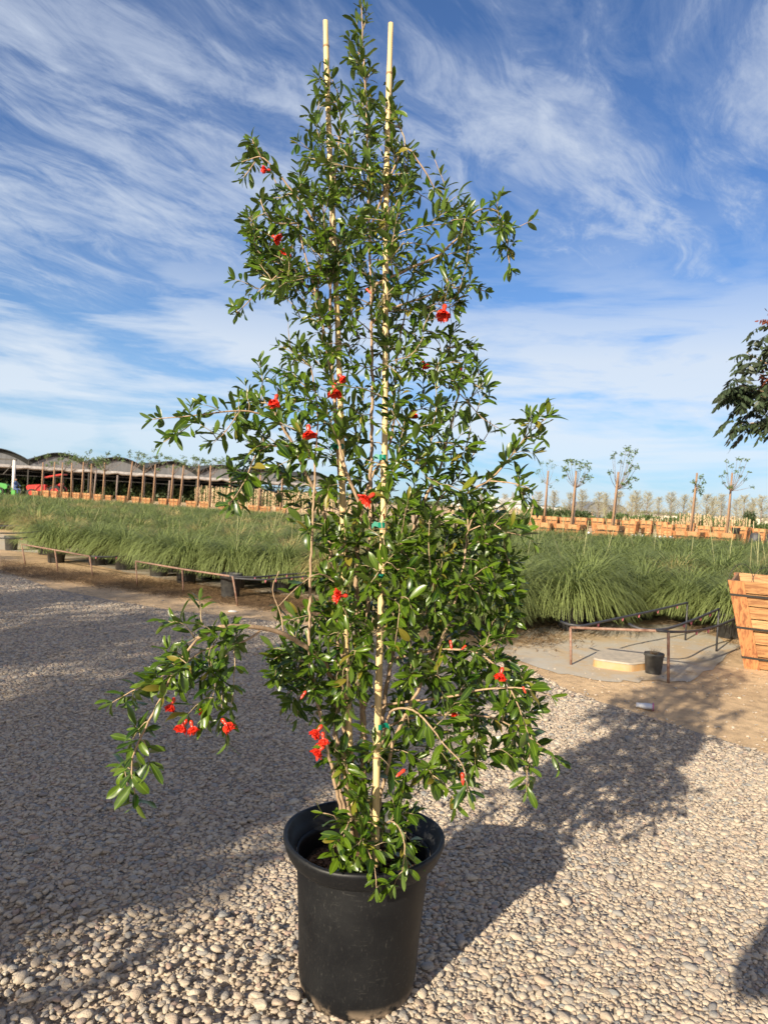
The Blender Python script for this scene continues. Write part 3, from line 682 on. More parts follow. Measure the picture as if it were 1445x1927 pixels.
# --- flowers
def flower(px, py, d, s, kind, ang):
    c = P(px, py, YP+d)-T0
    # axis: hangs / points
    ax = Vector((math.sin(ang)*.9, -.35, -math.cos(ang))).normalized()
    o = ax.orthogonal().normalized(); b2 = ax.cross(o)
    cal = MB(); L = .022*s
    prof = [(-.55,.10),(-.45,.32),(-.2,.42),(.1,.34),(.4,.30),(.7,.38)]
    vs = []; n = 12
    for h, r_ in prof:
        for j in range(n):
            a = 2*math.pi*j/n; vs.append(c+ax*(h*L)+(o*math.cos(a)+b2*math.sin(a))*(r_*L*.75))
    fs = [(i*n+j, i*n+(j+1)%n, (i+1)*n+(j+1)%n, (i+1)*n+j) for i in range(len(prof)-1) for j in range(n)]+[tuple(range(n))]
    for j in range(6):
        a = 2*math.pi*(j+.5)/6; q = (len(prof)-1)*n+2*j
        tp = c+ax*(1.25*L if kind != 'bud' else 1.3*L)+(o*math.cos(a)+b2*math.sin(a))*((.62 if kind != 'bud' else .1)*L*.75)
        vs.append(tp); k = len(vs)-1; fs.append((q%((len(prof))*n), (len(prof)-1)*n+(2*j+1)%n, k)); fs.append(((len(prof)-1)*n+(2*j+1)%n, (len(prof)-1)*n+(2*j+2)%n, k))
    cal.add(vs, fs)
    if kind == 'bud':
        return cal.build('flower_bud', M['calyx'], tree, True)
    pe = MB(); rr = random.Random(int(px*7+py))
    for j in range(9):
        a = 2*math.pi*j/9+rr.uniform(-.3,.3); rad = (o*math.cos(a)+b2*math.sin(a)); tan = ax.cross(rad)
        W, H = .021*s*rr.uniform(.8,1.2), .019*s*rr.uniform(.8,1.25); vs = []; fs = []; nu, nv = 6, 5
        opn = rr.uniform(.15,1.0)
        for v in range(nv+1):
            t_ = v/nv
            for u in range(nu+1):
                s_ = u/nu-.5; w_ = W*(.35+1.1*math.sin(math.pi*(.15+.72*t_)))
                cr = .0030*s*math.sin(s_*13+v*1.7+j)+.0025*s*rr.gauss(0,1)*t_
                vs.append(c+ax*(.55*L+H*t_*math.cos(opn*t_))+rad*(.006*s+H*math.sin(opn*t_)*t_+cr)+tan*(s_*w_)+ax*cr*.8)
        for v in range(nv):
            for u in range(nu): q = v*(nu+1)+u; fs.append((q,q+1,q+nu+2,q+nu+1))
        pe.add(vs, fs)
    f = pe.build('flower', M['petal'], tree, False); cal.build('calyx', M['calyx'], f, True)
    return f
FL = [(505,320,-.12,.8,'f',-1.4),(516,446,-.12,.95,'f',1.0),(545,468,-.10,1.0,'f',-.6),(836,580,-.12,1.5,'f',-.2),(640,707,-.2,.9,'f',.8),(630,728,-.24,1.35,'f',.1),(520,748,-.2,1.2,'f',-.2),
(581,806,-.24,1.35,'f',.2),(798,683,-.05,.85,'f',.6),(858,690,.0,.85,'f',.8),(778,776,-.05,.8,'f',.3),(699,933,-.26,1.35,'f',-.9),(648,1121,-.28,1.2,'f',-1.6),(326,1320,-.45,1.1,'f',-.3),
(374,1330,-.42,.8,'f',1.1),(348,1360,-.46,1.1,'f',-.5),(361,1362,-.46,1.0,'f',.4),(422,1358,-.44,1.15,'f',.9),(602,1370,-.26,1.2,'f',-.7),(608,1384,-.27,1.1,'f',.2),(606,1408,-.27,1.2,'f',-.8),
(944,1262,-.30,1.1,'f',-.3),(852,1338,-.2,.7,'f',.4),(692,546,-.14,.8,'bud',.8),(722,970,-.2,.6,'bud',.3),(573,1305,-.24,.9,'bud',-.6),(870,1461,-.34,1.1,'bud',.1),(757,1452,-.24,1.1,'bud',-1.0),(848,1210,-.2,.9,'bud',.2),(874,1217,-.2,.7,'bud',-.9),(985,1296,-.3,.7,'bud',.5)]
for f_ in FL: flower(f_[0], f_[1], f_[2], f_[3]*.72, f_[4], f_[5])
# ---------------------------------------------------------------- ornamental grass beds
M['grass'] = leafmat('fountain_grass', (.135,.19,.055), (.26,.30,.10), (.18,.22,.075), .55, .25, False, .3)
M['grassdry'] = leafmat('dry_fountain_grass', (.15,.18,.055), (.50,.40,.18), (.4,.33,.15), .6, .25, False, .3)
M['stalk'] = leafmat('seed_stalks', (.26,.26,.12), (.42,.38,.20), (.3,.3,.15), .7, .2, False, .2)
def grass_mesh(seed, nb, segs, H, spread, wid, droop=1.0, wind=(0,0), stalks=5, dry=False):
    r = random.Random(seed); mb = MB()
    for k in range(nb):
        a = r.uniform(0, 6.2832); rr = .13*math.sqrt(r.random()); p = Vector((rr*math.cos(a), rr*math.sin(a), .05))
        az = a+r.gauss(0,.7); L = H*r.uniform(.85,1.35); el = r.uniform(.75,1.5); c = Vector((math.cos(az), math.sin(az), 0))
        side = Vector((-c.y, c.x, 0)); w = wid*r.uniform(.6,1.3); sh = min(1,max(0,r.gauss(.4,.3))); vs = []; at = []
        if dry: sh = min(1, max(0, r.gauss(.6,.3)))
        dl = L/segs; e = el; dr = r.uniform(1.6,3.0)*droop
        for i in range(segs+1):
            t_ = i/segs; ww = w*(1-t_**1.5)+.0008
            tip = sh if t_ < .6 else min(1, sh+(t_-.6)*.6)
            vs += [p-side*ww, p+side*ww]; at += [(tip,1,t_)]*2
            e = el-dr*t_**1.15
            step = (c*math.cos(e)*spread+Vector((0,0,math.sin(e))))*dl + Vector((wind[0],wind[1],0))*dl*t_
            p = p+step
            if p.z < .03: p.z = .03+r.random()*.03
        mb.add(vs, [(2*i,2*i+1,2*i+3,2*i+2) for i in range(segs)], 0, at)
    for k in range(stalks):
        a = r.uniform(0, 6.28); d = Vector((math.cos(a)*.25, math.sin(a)*.25, 1)); L = H*r.uniform(1.25,1.75); p0 = Vector((0,0,.1))
        vs = []; at = []
        for i in range(5):
            t_ = i/4; q = p0+d*L*t_*.9+Vector((d.x,d.y,0))*t_*t_*L*.5; s = Vector((-d.y,d.x,0)).normalized()*(.0022 if i < 3 else .0045)
            vs += [q-s, q+s]; at += [(.6,1,t_)]*2
        mb.add(vs, [(2*i,2*i+1,2*i+3,2*i+2) for i in range(4)], 1, at)
    me_o = mb.build('grass_clump', [M['grassdry'] if dry else M['grass'], M['stalk']], attr=True)
    bpy.data.objects.remove(me_o, do_unlink=False) if False else None
    SC.collection.objects.unlink(me_o); return me_o
NEARV = [grass_mesh(100+k, 900, 7, .72, .95, .0050, 1.12, ((-.25,-.10) if k % 2 else (.12,-.12)), 1 if k < 3 else 0) for k in range(5)]
DRYV = [grass_mesh(130+k, 700, 6, .62, .80, .0052, .85, (0,0), 1, True) for k in range(3)]
FARV = [grass_mesh(150+k, 420, 4, .70, 1.0, .0085, 1.1, (-.1,0), 1 if k == 0 else 0) for k in range(4)]
FARD = [grass_mesh(170+k, 380, 4, .62, .85, .0085, .9, (0,0), 0, True) for k in range(2)]
pm = MB(); pm.lathe([(0,0),(.125,0),(.13,.01),(.155,.27),(.166,.272),(.168,.30),(.155,.302),(.150,.27),(.14,.24),(0,.24)], n=20)
GPOT = pm.build('pot', simple('black_grow_pot', (.022,.022,.024), .5, .4, 20, 0, col2=(.05,.048,.045))); SC.collection.objects.unlink(GPOT); GPOT.data.polygons.foreach_set('use_smooth',[True]*len(GPOT.data.polygons))
def bed_line(pts, x):     # y of a bed's front edge at world x
    for (x0,y0),(x1,y1) in zip(pts, pts[1:]):
        if x0 <= x <= x1: return y0+(y1-y0)*(x-x0)/(x1-x0)
    return pts[0][1] if x < pts[0][0] else pts[-1][1]
def gxy(*p): q = G(*p); return (q.x, q.y)
LF = [gxy(*p) for p in [(-60,1002),(30,1022),(75,1066),(200,1074),(300,1092),(420,1118),(520,1130),(640,1142)]]
LF = sorted(LF); 
RF = sorted([gxy(*p) for p in [(850,1212),(900,1222),(1000,1214),(1060,1204),(1120,1180),(1210,1172),(1300,1196),(1372,1224),(1500,1230)]])
spots = []
rr_ = random.Random(21)
row = 0
def ring(side, x, y):
    return True
for side in ('left','right'):
    yv = 7.0; row = 0
    while yv < (43 if side == 'left' else 26.5):
        sp = .74 if yv < 16 else .86
        xs = np.arange(-.62*yv-1.5, -.005*yv if yv > 11 else -.3, sp) if side == 'left' else np.arange(.03*yv+.2, .60*yv+2, sp)
        for x in xs:
            x = x+rr_.uniform(-.12,.12)+(sp/2 if row % 2 else 0); y = yv+rr_.uniform(-.12,.12)
            fr = bed_line(LF if side == 'left' else RF, x)+.25
            if y < fr: continue
            px, py = proj((x, y, .4))
            if px < -130 or px > 1600: continue
            if side == 'left' and px < 42 and y < 21: continue          # bare end of the bed at the far left
            if side == 'left' and y > 37-(x+22)*.15+7 and x > -8: pass
            if side == 'left' and y > 33+(-x)*.45: continue
            if side == 'right' and (x > 5.0 and y < 9.6): continue
            if rr_.random() < .035 and y > 12: continue
            spots.append((side, x, y, y-fr))
        yv += sp*.86; row += 1
spots.sort(key=lambda s: s[2])
print('grass clumps', len(spots))
gidx = 0; rest = MB(); nind = 0
for side, x, y, behind in spots:
    r = rr_.random(); drych = .24 if (side == 'left' and behind < 4.5) else (.14 if side == 'left' else .03)
    dry = r < drych; s = rr_.uniform(.86,1.16)*(1.05 if side == 'right' else .92); rz = rr_.uniform(0,6.28) if side == 'left' else rr_.uniform(-.6,.6)
    if nind < 296:
        nind += 1
        front = behind < .9
        src = (rr_.choice(DRYV) if dry else rr_.choice(NEARV)) if y < 17 else (rr_.choice(FARD) if dry else rr_.choice(FARV))
        if front:
            s *= 1.22
            e = empty('potted_grass', (x,y,0), 0); c = inst(src, parent=e); c.name = 'grass_blades'; c.location = (0,0,.19); c.rotation_euler = (0,0,rz); c.scale = (s,)*3
            q = inst(GPOT, parent=e)
            q.scale = (1.1,1.1,1.05)
            tag(e, ('straw tinged' if dry else 'green')+' potted fountain grass in the front row of the '+side+' bed', 'ornamental grass', ('straw tinged' if dry else 'green')+' grass pots in the front row of the '+side+' bed')
        else:
            s *= 1+.17*math.sin(x*1.1+y*.7)+.06*math.sin(x*2.9-y*1.7)
            e = inst(src, loc=(x,y,.20), rz=rz, sc=s); e.name = 'grass_clump'
            tag(e, ('straw tinged' if dry else 'green')+' fountain grass clump massed inside the '+side+' bed', 'ornamental grass', ('straw tinged' if dry else 'green')+' grass clumps inside the '+side+' bed')
    else:
        src = (FARD if dry else FARV)[rr_.randrange(2)]; Mx = Matrix.Translation((x,y,.2)) @ Matrix.Rotation(rz,4,'Z') @ Matrix.Scale(s,4)
        rest.m2 = getattr(rest, 'm2', []); rest.m2.append((src, Mx))
# the far mass of the beds, one mesh
if hasattr(rest, 'm2'):
    V, Fc, A, MI = [], [], [], []; base = 0
    cache = {}
    for src, Mx in rest.m2:
        if src not in cache:
            me = src.data; nv = len(me.vertices); co = np.empty(nv*3, np.float32); me.vertices.foreach_get('co', co); nf = len(me.polygons)
            lp = np.empty(nf*4, np.int32); me.loops.foreach_get('vertex_index', lp); mi = np.empty(nf, np.int32); me.polygons.foreach_get('material_index', mi)
            at = np.empty(nv*4, np.float32); me.attributes['lv'].data.foreach_get('color', at); cache[src] = (co.reshape(-1,3), lp, mi, at)
        co, lp, mi, at = cache[src]; Mn = np.array(Mx); V.append(co@Mn[:3,:3].T+Mn[:3,3]); Fc.append(lp+base); A.append(at); MI.append(mi if src not in FARD else mi*1+(mi==0)*2); base += len(co)
    V = np.concatenate(V).astype(np.float32); Fc = np.concatenate(Fc).astype(np.int32); A = np.concatenate(A); MI = np.concatenate(MI).astype(np.int32)
    me = bpy.data.meshes.new('grass_mass'); me.vertices.add(len(V)); me.vertices.foreach_set('co', V.ravel()); me.loops.add(len(Fc)); me.loops.foreach_set('vertex_index', Fc)
    npf = len(Fc)//4; me.polygons.add(npf); me.polygons.foreach_set('loop_start', np.arange(npf, dtype=np.int32)*4)
    for k in ('grass','stalk','grassdry'): me.materials.append(M[k])
    me.polygons.foreach_set('material_index', MI); a_ = me.attributes.new('lv','FLOAT_COLOR','POINT'); a_.data.foreach_set('color', A); me.update(calc_edges=True)
    tag(link(bpy.data.objects.new('grass_mass', me)), 'far rows of fountain grass merging into one mass', 'grass', None, 'stuff')

# ---------------------------------------------------------------- irrigation rails and hoses
def rail(name, top, feet, lab, sag=0):
    gs_ = [G(*f) for f in feet]; o = empty('irrigation_rail', gs_[0]); tag(o, lab, 'irrigation rail')
    tp = []
    for (tx, ty), g in zip(top, gs_):
        q = P(tx, ty, g.y); tp.append(q)
    o0 = gs_[0]
    for g, q in zip(gs_, tp):
        mb = MB(); mb.tube([g-o0-Vector((0,0,.03)), g.lerp(q,.5)-o0, q-o0], .0125, 6); mb.build('leg', M['rust'], o, True)
    mb = MB(); pts = []
    for a_, b_ in zip(tp, tp[1:]): pts += [a_-o0, a_.lerp(b_,.5)-o0-Vector((0,0,sag))]
    pts.append(tp[-1]-o0); mb.tube(pts, .0135, 6); mb.build('top_bar', M['rust'], o, True); return tp
rl = rail('rail', [(1073,1181),(1257,1188)], [(1074,1252),(1257,1285)], 'rusty metal rail frame standing on the right concrete pad')
rl2 = rail('rail', [(41,1024),(104,1035),(169,1047)], [(49,1062),(110,1075),(176,1086)], 'rusty metal rail at the far left end of the grass bed')
rl3 = rail('rail', [(256,1056),(343,1071),(438,1085)], [(259,1103),(346,1117),(448,1140)], 'rusty metal rail beside the black pot at the left bed')
def hose(pts, lab, em=(), rad=.0125, stub=True):
    W = [P(x,y,Y) for x,y,Y in pts]; o = empty('irrigation_hose', W[0]); tag(o, lab, 'irrigation hose')
    ps, _ = catmull(W, [rad]*len(W), .08); mb = MB(); mb.tube([p-W[0] for p in ps], rad, 8); mb.build('tube', M['hose'], o, True)
    for u in em:
        q = ps[int(u*(len(ps)-1))]-W[0]; mb = MB(); mb.tube([q+Vector((0,0,-.004)), q+Vector((0,0,-.040))], [.012,.008], 6); mb.build('emitter', M['pink'], o, True)
    if stub:
        e = W[-1]; mb = MB(); mb.tube([e-W[0], Vector((e.x,e.y,0))-W[0]], .011, 6); mb.build('riser', M['hose'], o, True)
    return o
Y0 = rl[0].y; Y1 = rl[1].y
hose([(1055,1170,Y0+.15),(1090,1178,Y0),(1150,1166,Y0+.5),(1230,1149,Y0+1.1),(1293,1134,Y0+1.7)], 'black drip hose rising from the left corner of the right rail', (.25,.42,.58,.72,.88))
hose([(1183,1174,Y1+.35),(1203,1183,Y1+.25),(1250,1184,Y1+.3),(1300,1168,Y1+1.0),(1352,1146,Y1+1.6)], 'black drip hose curving up from the middle of the right rail', (.5,.62,.75,.88))
hose([(1235,1186,Y1+.05),(1262,1189,Y1),(1310,1187,Y1+.4),(1352,1177,Y1+.9),(1385,1163,Y1+1.3)], 'black drip hose running from the right rail to the large crate', (.4,.6), stub=False)
L3 = rl3[2].y; L30 = rl3[0].y; L2 = rl2[2].y
hose([(432,1084,L3),(480,1086,L3+.1),(540,1081,L3+.5),(640,1074,L3+1.0)], 'upper black drip hose running right from the left bed rail', (.2,.35,.5), stub=False)
hose([(440,1088,L3-.02),(500,1091,L3),(560,1086,L3+.35),(640,1081,L3+.7)], 'lower black drip hose with pink emitters right of the left rail', (.3,.42,.55,.66), stub=False)
hose([(285,1061,L30),(330,1057,L30+.4),(380,1056,L30+.9)], 'short upper black hose behind the left bed rail', (.2,), stub=False)
hose([(345,1072,L30-.3),(390,1068,L30+.3),(420,1067,L30+.6)], 'short lower black hose behind the left bed rail', (.3,), stub=False)
hose([(172,1047,L2),(210,1048,L2+.1),(256,1045,L2+.5)], 'black hose joining the two rails of the left bed', (.15,.5), stub=False)
hose([(-20,1003,L2+2),(40,1003,L2+2.2),(95,998,L2+2.6)], 'upper black hose at the far left bed end', (), stub=False)
hose([(-20,1012,L2+1.5),(30,1013,L2+1.6),(70,1010,L2+1.9)], 'lower black hose above the lone pot at the far left', (.3,.7), stub=False)
hose([(-20,990,L2+4.5),(60,989,L2+4.7),(140,986,L2+5)], 'farthest black hose crossing the bare left bed end', (), stub=False)
def black_pot(px, pyb, w, h, lab, plant=False, name='empty_pot'):
    g = G(px, pyb); k = g.y/F; r0 = w*k/2; H = h*k; mb = MB()
    mb.lathe([(0,0),(r0*.76,0),(r0*.79,.012),(r0*.93,H*.84),(r0,H*.86),(r0*1.0,H*.98),(r0*.97,H),(r0*.90,H*.97),(r0*.86,H*.8),(0,H*.78)], n=28)
    o = empty(name, g+Vector((0,r0*.7,0))); tag(o, lab, 'pot'); mb.build('pot_wall', GPOT.data.materials[0], o, True)
    if plant:
        t_ = MB()
        for i in range(90):
            a = random.uniform(0,6.28); d = Vector((math.cos(a)*random.uniform(.1,.8), math.sin(a)*random.uniform(.1,.8), 1))*random.uniform(.04,.13); b_ = Vector((random.uniform(-.02,.02), random.uniform(-.02,.02), H*.78))
            s_ = d.orthogonal().normalized()*.0022; t_.add([b_-s_, b_+s_, b_+d], [(0,1,2)], 0, [(random.random(),1,0)]*3)
        t_.build('dead_plant', M['straw'], o, attr=True)
    return o
black_pot(1233,1271,37,40,'small black pot with a dead plant beside the rail post', True)
black_pot(17,1036,26,27,'lone black pot on bare ground at the far left')
black_pot(430,1128,42,48,'black pot just behind the end post of the left rail')
black_pot(203,1060,26,30,'black pot under the grass at the end of the first left rail')
# concrete lid
lid = [G(*p) for p in [(1113,1256),(1185,1266),(1217,1262),(1213,1240),(1150,1233),(1120,1241)]]
def prism(mb, pts, z0, z1, mi=0, inset=0):
    n = len(pts); c = sum((Vector((p.x,p.y,0)) for p in pts), Vector())/n
    lo = [Vector((p.x,p.y,z0)) for p in pts]; hi = [Vector((p.x+(c.x-p.x)*inset, p.y+(c.y-p.y)*inset, z1)) for p in pts]
    mb.add(lo+hi, [tuple(range(n-1,-1,-1)), tuple(range(n,2*n))]+[(i,(i+1)%n,n+(i+1)%n,n+i) for i in range(n)], mi)
def rounded(pts, k=4, f=.22):
    out = []; n = len(pts)
    for i in range(n):
        a_, b_, c_ = pts[i-1], pts[i], pts[(i+1)%n]; p = b_.lerp(a_, f); q = b_.lerp(c_, f)
        out += [p*(1-u)**2+b_*2*u*(1-u)+q*u*u for u in [j/k for j in range(k+1)]]
    return out
o = empty('valve_box', (lid[0].x, lid[0].y, 0)); tag(o, 'low valve box with grey lid and orange stained sides on the concrete', 'valve box'); org = Vector((lid[0].x, lid[0].y, 0))
lp_ = [p-org for p in rounded([Vector((p.x,p.y,0)) for p in lid])]
mb = MB(); prism(mb, lp_, .0, .070, 0, .02); mb.build('box_body', simple('orange_stained_block', (.46,.25,.09), .85, .4, 9, .004, col2=(.38,.28,.17)), o)
mb = MB(); prism(mb, lp_, .073, .086, 0, .05); mb.build('lid', simple('gritty_lid', (.47,.40,.31), .9, .35, 14, .003, col2=(.33,.29,.24)), o)
# crushed cup
g = G(1196,1332); mb = MB(); mb.lathe([(.0,0),(.026,0),(.030,.03),(.036,.07),(.042,.115),(.045,.118),(.040,.113),(.032,.06),(.024,.005),(0,.006)], n=18)
vs = [Vector(v) for v in mb.v]; mb.v = [tuple(Vector((v.x*1.15, v.y*.55+.004*math.sin(v.z*90+v.x*60), v.z))) for v in vs]
o = empty('plastic_cup', g+Vector((0,0,.024))); o.rotation_euler = (R(88),0,R(68)); tag(o, 'crushed clear plastic cup with a purple lid on the dirt', 'cup')
m, t, b = mat('clear_crushed_plastic'); b.inputs['Base Color'].default_value = (.8,.8,.82,1); b.inputs['Roughness'].default_value = .25; b.inputs['Alpha'].default_value = .55
mb.build('cup_wall', m, o, True); mb = MB(); mb.lathe([(0,.119),(.048,.119),(.049,.128),(0,.130)], n=18); mb.v = [(x*1.15,y*.6,z) for x,y,z in mb.v]
mb.build('cup_lid', simple('purple_lid', (.40,.12,.24), .5), o, True)
g = G(438,1152); mb = MB(); mb.lathe([(0,0),(.03,.002),(.036,.012),(.02,.022),(0,.024)], n=9); mb.v = [(x*1.6+.004*math.sin(y*200),y,z) for x,y,z in mb.v]; c_ = mb.build('litter_scrap', simple('white_scrap', (.8,.8,.8), .6)); c_.location = g; tag(c_, 'small crumpled white scrap lying by the left gravel edge', 'litter')
# ---------------------------------------------------------------- wooden planter boxes
def planter(W, D, H, taper, nplank, name='planter_box', straps=3, seed=1, detail=True):
    r = random.Random(seed); o = bpy.data.objects.new(name, None); o.empty_display_size = .1; link(o)
    def half(z): k = 1-taper*(1-z/H); return W/2*k, D/2*k
    mb = MB(); gap = .010 if nplank < 7 else .0012
    for s in range(4):
        for i in range(nplank):
            z0 = H*i/nplank+gap*.5+.01; z1 = H*(i+1)/nplank-gap*.5; (w0,d0), (w1,d1) = half(z0), half(z1); th = .022; jj = r.uniform(-.004,.004) if nplank < 7 else r.uniform(-.0015,.0015)
            sh = (r.random(), .5, .5)
            def q(z, w, d, inn):
                w -= inn; d -= inn
                if s == 0: return [Vector((-w,-d-jj,z)), Vector((w,-d-jj,z))]
                if s == 1: return [Vector((w+jj,-d,z)), Vector((w+jj,d,z))]
                if s == 2: return [Vector((w,d+jj,z)), Vector((-w,d+jj,z))]
                return [Vector((-w-jj,d,z)), Vector((-w-jj,-d,z))]
            a0, b0 = q(z0,w0,d0,0); a0i, b0i = q(z0,w0,d0,th); a1, b1 = q(z1,w1,d1,0); a1i, b1i = q(z1,w1,d1,th)
            mb.hexa([a0,b0,b0i,a0i], [a1,b1,b1i,a1i], 0, sh)
    mb.build('side_planks', M['wood'], o, attr=True)
    mb = MB()
    for s in range(4):
        for e in (-1,1):
            cw = W*.095; (w0,d0), (w1,d1) = half(.0), half(H); pr = .024; sh = (r.random(), .5, .5)
            def q(z, w, d, u0, u1, y):
                if s == 0: return Vector((u0,-d-y,z)), Vector((u1,-d-y,z))
                if s == 1: return Vector((w+y,u0*d/w,z)), Vector((w+y,u1*d/w,z))
                if s == 2: return Vector((-u0,d+y,z)), Vector((-u1,d+y,z))
                return Vector((-w-y,-u0*d/w,z)), Vector((-w-y,-u1*d/w,z))
            u = sorted((e*(w0+ (pr if s%2==0 else 0)), e*(w0-cw))); v = sorted((e*(w1+(pr if s%2==0 else 0)), e*(w1-cw)))
            a0,b0 = q(-.0,w0,d0,u[0],u[1],.0045); a1,b1 = q(H,w1,d1,v[0],v[1],.0045); a0o,b0o = q(-.0,w0,d0,u[0],u[1],pr+.0045); a1o,b1o = q(H,w1,d1,v[0],v[1],pr+.0045)
            mb = MB(); mb.hexa([a0o,b0o,b0,a0], [a1o,b1o,b1,a1], 0, sh); mb.build('corner_board', M['woodv'], o, attr=True)
    if W < 1.1:
        for s in (-1,1):
            (w0,d0), (w1,d1) = half(0), half(H); sh = (r.random(),.5,.5); cw = W*.05; mb = MB()
            mb.hexa([Vector((-cw,s*(d0+.03),0)),Vector((cw,s*(d0+.03),0)),Vector((cw,s*(d0+.006),0)),Vector((-cw,s*(d0+.006),0))],[Vector((-cw,s*(d1+.03),H)),Vector((cw,s*(d1+.03),H)),Vector((cw,s*(d1+.006),H)),Vector((-cw,s*(d1+.006),H))],0,sh); mb.build('batten', M['woodv'], o, attr=True)
    for i in range(straps):
        z = H*((.84,.47,.13) if straps == 3 else (.78,.30))[i]; hh = .011; mb = MB(); (w0,d0), (w1,d1) = half(z-hh), half(z+hh); y = .033
        ring_ = lambda w,d,zz,k: [Vector((-w-k,-d-k,zz)),Vector((w+k,-d-k,zz)),Vector((w+k,d+k,zz)),Vector((-w-k,d+k,zz))]
        A_, B_, C_, D_ = ring_(w0,d0,z-hh,y), ring_(w1,d1,z+hh,y), ring_(w0,d0,z-hh,y-.004), ring_(w1,d1,z+hh,y-.004)
        fs = []
        for k in range(4):
            n_ = (k+1)%4; fs += [(k,n_,4+n_,4+k),(8+n_,8+k,12+k,12+n_),(4+k,4+n_,12+n_,12+k),(n_,k,8+k,8+n_)]
        mb.add(A_+B_+C_+D_, fs); mb.build('strap', M['strap'], o)
    (w0,d0) = half(H*.88); mb = MB(); mb.add([Vector((-w0+.03,-d0+.03,H*.88)),Vector((w0-.03,-d0+.03,H*.88)),Vector((w0-.03,d0-.03,H*.88)),Vector((-w0+.03,d0-.03,H*.88))], [(0,1,2,3)]); mb.build('soil', M['soil'], o)
    return o
# the large crate at the right edge: its left bottom corner stands at (1400,1258)
q = G(1401,1258); tl = P(1367,1092,q.y-.10); Hc = tl.z; Wb = .84; Wt = Wb+2*(q.x-tl.x)*.66
big = planter(Wt, Wt, Hc, 1-Wb/Wt, 7, 'planter_crate', 3, 4); YAW = R(-29); big.location = Vector((q.x,q.y,0))+Matrix.Rotation(YAW,3,'Z')@Vector((Wb/2+.02, Wb/2+.03, 0)); big.rotation_euler = (0,0,YAW)
tag(big, 'large tapered wooden crate with dark straps beside the concrete pad', 'planter crate')
BC = Vector(big.location)
for k, (px0, px1, yt, lab) in enumerate([(1368,1419,1061,'left dark wire hoop sticking out of the large crate'),(1412,1470,1068,'right dark wire hoop sticking out of the large crate')]):
    a_, b_ = P(px0,1092,BC.y-.2+k*.25), P(px1,1090,BC.y-.2+k*.25); top = P((px0+px1)/2, yt, BC.y-.2+k*.25); h_ = top.z-a_.z; pts = []
    for i in range(17):
        u = math.pi*i/16; pts.append(Vector(((a_.x+b_.x)/2-(b_.x-a_.x)/2*math.cos(u), a_.y, a_.z-.12+(h_+.12)*math.sin(u)**.8)))
    mb = MB(); mb.tube(pts, .0035, 5); tag(mb.build('wire_hoop', M['strap'], None, True), lab, 'wire')
b2 = copy_tree(big, None, (BC.x+1.32, BC.y+1.5, 0), R(-22), 1.04); b2['label'] = 'tapered wooden crate standing behind the large strapped crate'
for ch in b2.children: ch.parent = b2
# ---------------------------------------------------------------- the leafy tree growing in the crate, half in view
M['pist'] = leafmat('dark_leaflets', (.022,.038,.018), (.05,.070,.030), (.05,.065,.04), .5, .08, True, .4)
M['pistred'] = leafmat('red_new_leaflets', (.16,.035,.025), (.22,.06,.03), (.2,.07,.04), .5, .2, False, .3)
def pinnate(mb, base, d, L, r, mi, ll=.095):
    d = d.normalized(); s = d.cross(Vector((0,0,1))); s = s.normalized() if s.length > .1 else Vector((1,0,0)); up = s.cross(d); n = 7; p = base.copy(); prev = p.copy()
    for i in range(1, n+1):
        d = (d+Vector((0,0,-.22))).normalized(); p = p+d*(L/n); mb.tube([prev,p], .0018, 3, mi, False, (.2,.5,.5)); prev = p.copy()
        for e in ((-1,1) if i < n else (0,)):
            ld = (d*.55+s*e*.8+Vector((0,0,-.95))*(r.uniform(.5,1.3))).normalized() if e else d
            sd = ld.cross(up+Vector((r.gauss(0,.3),r.gauss(0,.3),r.gauss(0,.3)))).normalized(); w = ll*.19; lb = ll*r.uniform(.8,1.15); sh = r.random(); nn_ = ld.cross(sd)
            c1 = p+ld*lb*.35-nn_*lb*.03; c2 = p+ld*lb*.7-nn_*lb*.06; tp = p+ld*lb-nn_*lb*.16
            mb.add([p,c1-sd*w,c1,c1+sd*w,c2-sd*w*.75,c2,c2+sd*w*.75,tp], [(0,2,1),(0,3,2),(1,2,5,4),(2,3,6,5),(4,5,7),(5,6,7)], mi, [(sh,0,0),(sh,1,.3),(sh,0,.3),(sh,1,.3),(sh,1,.7),(sh,0,.7),(sh,1,.7),(sh,0,1)])
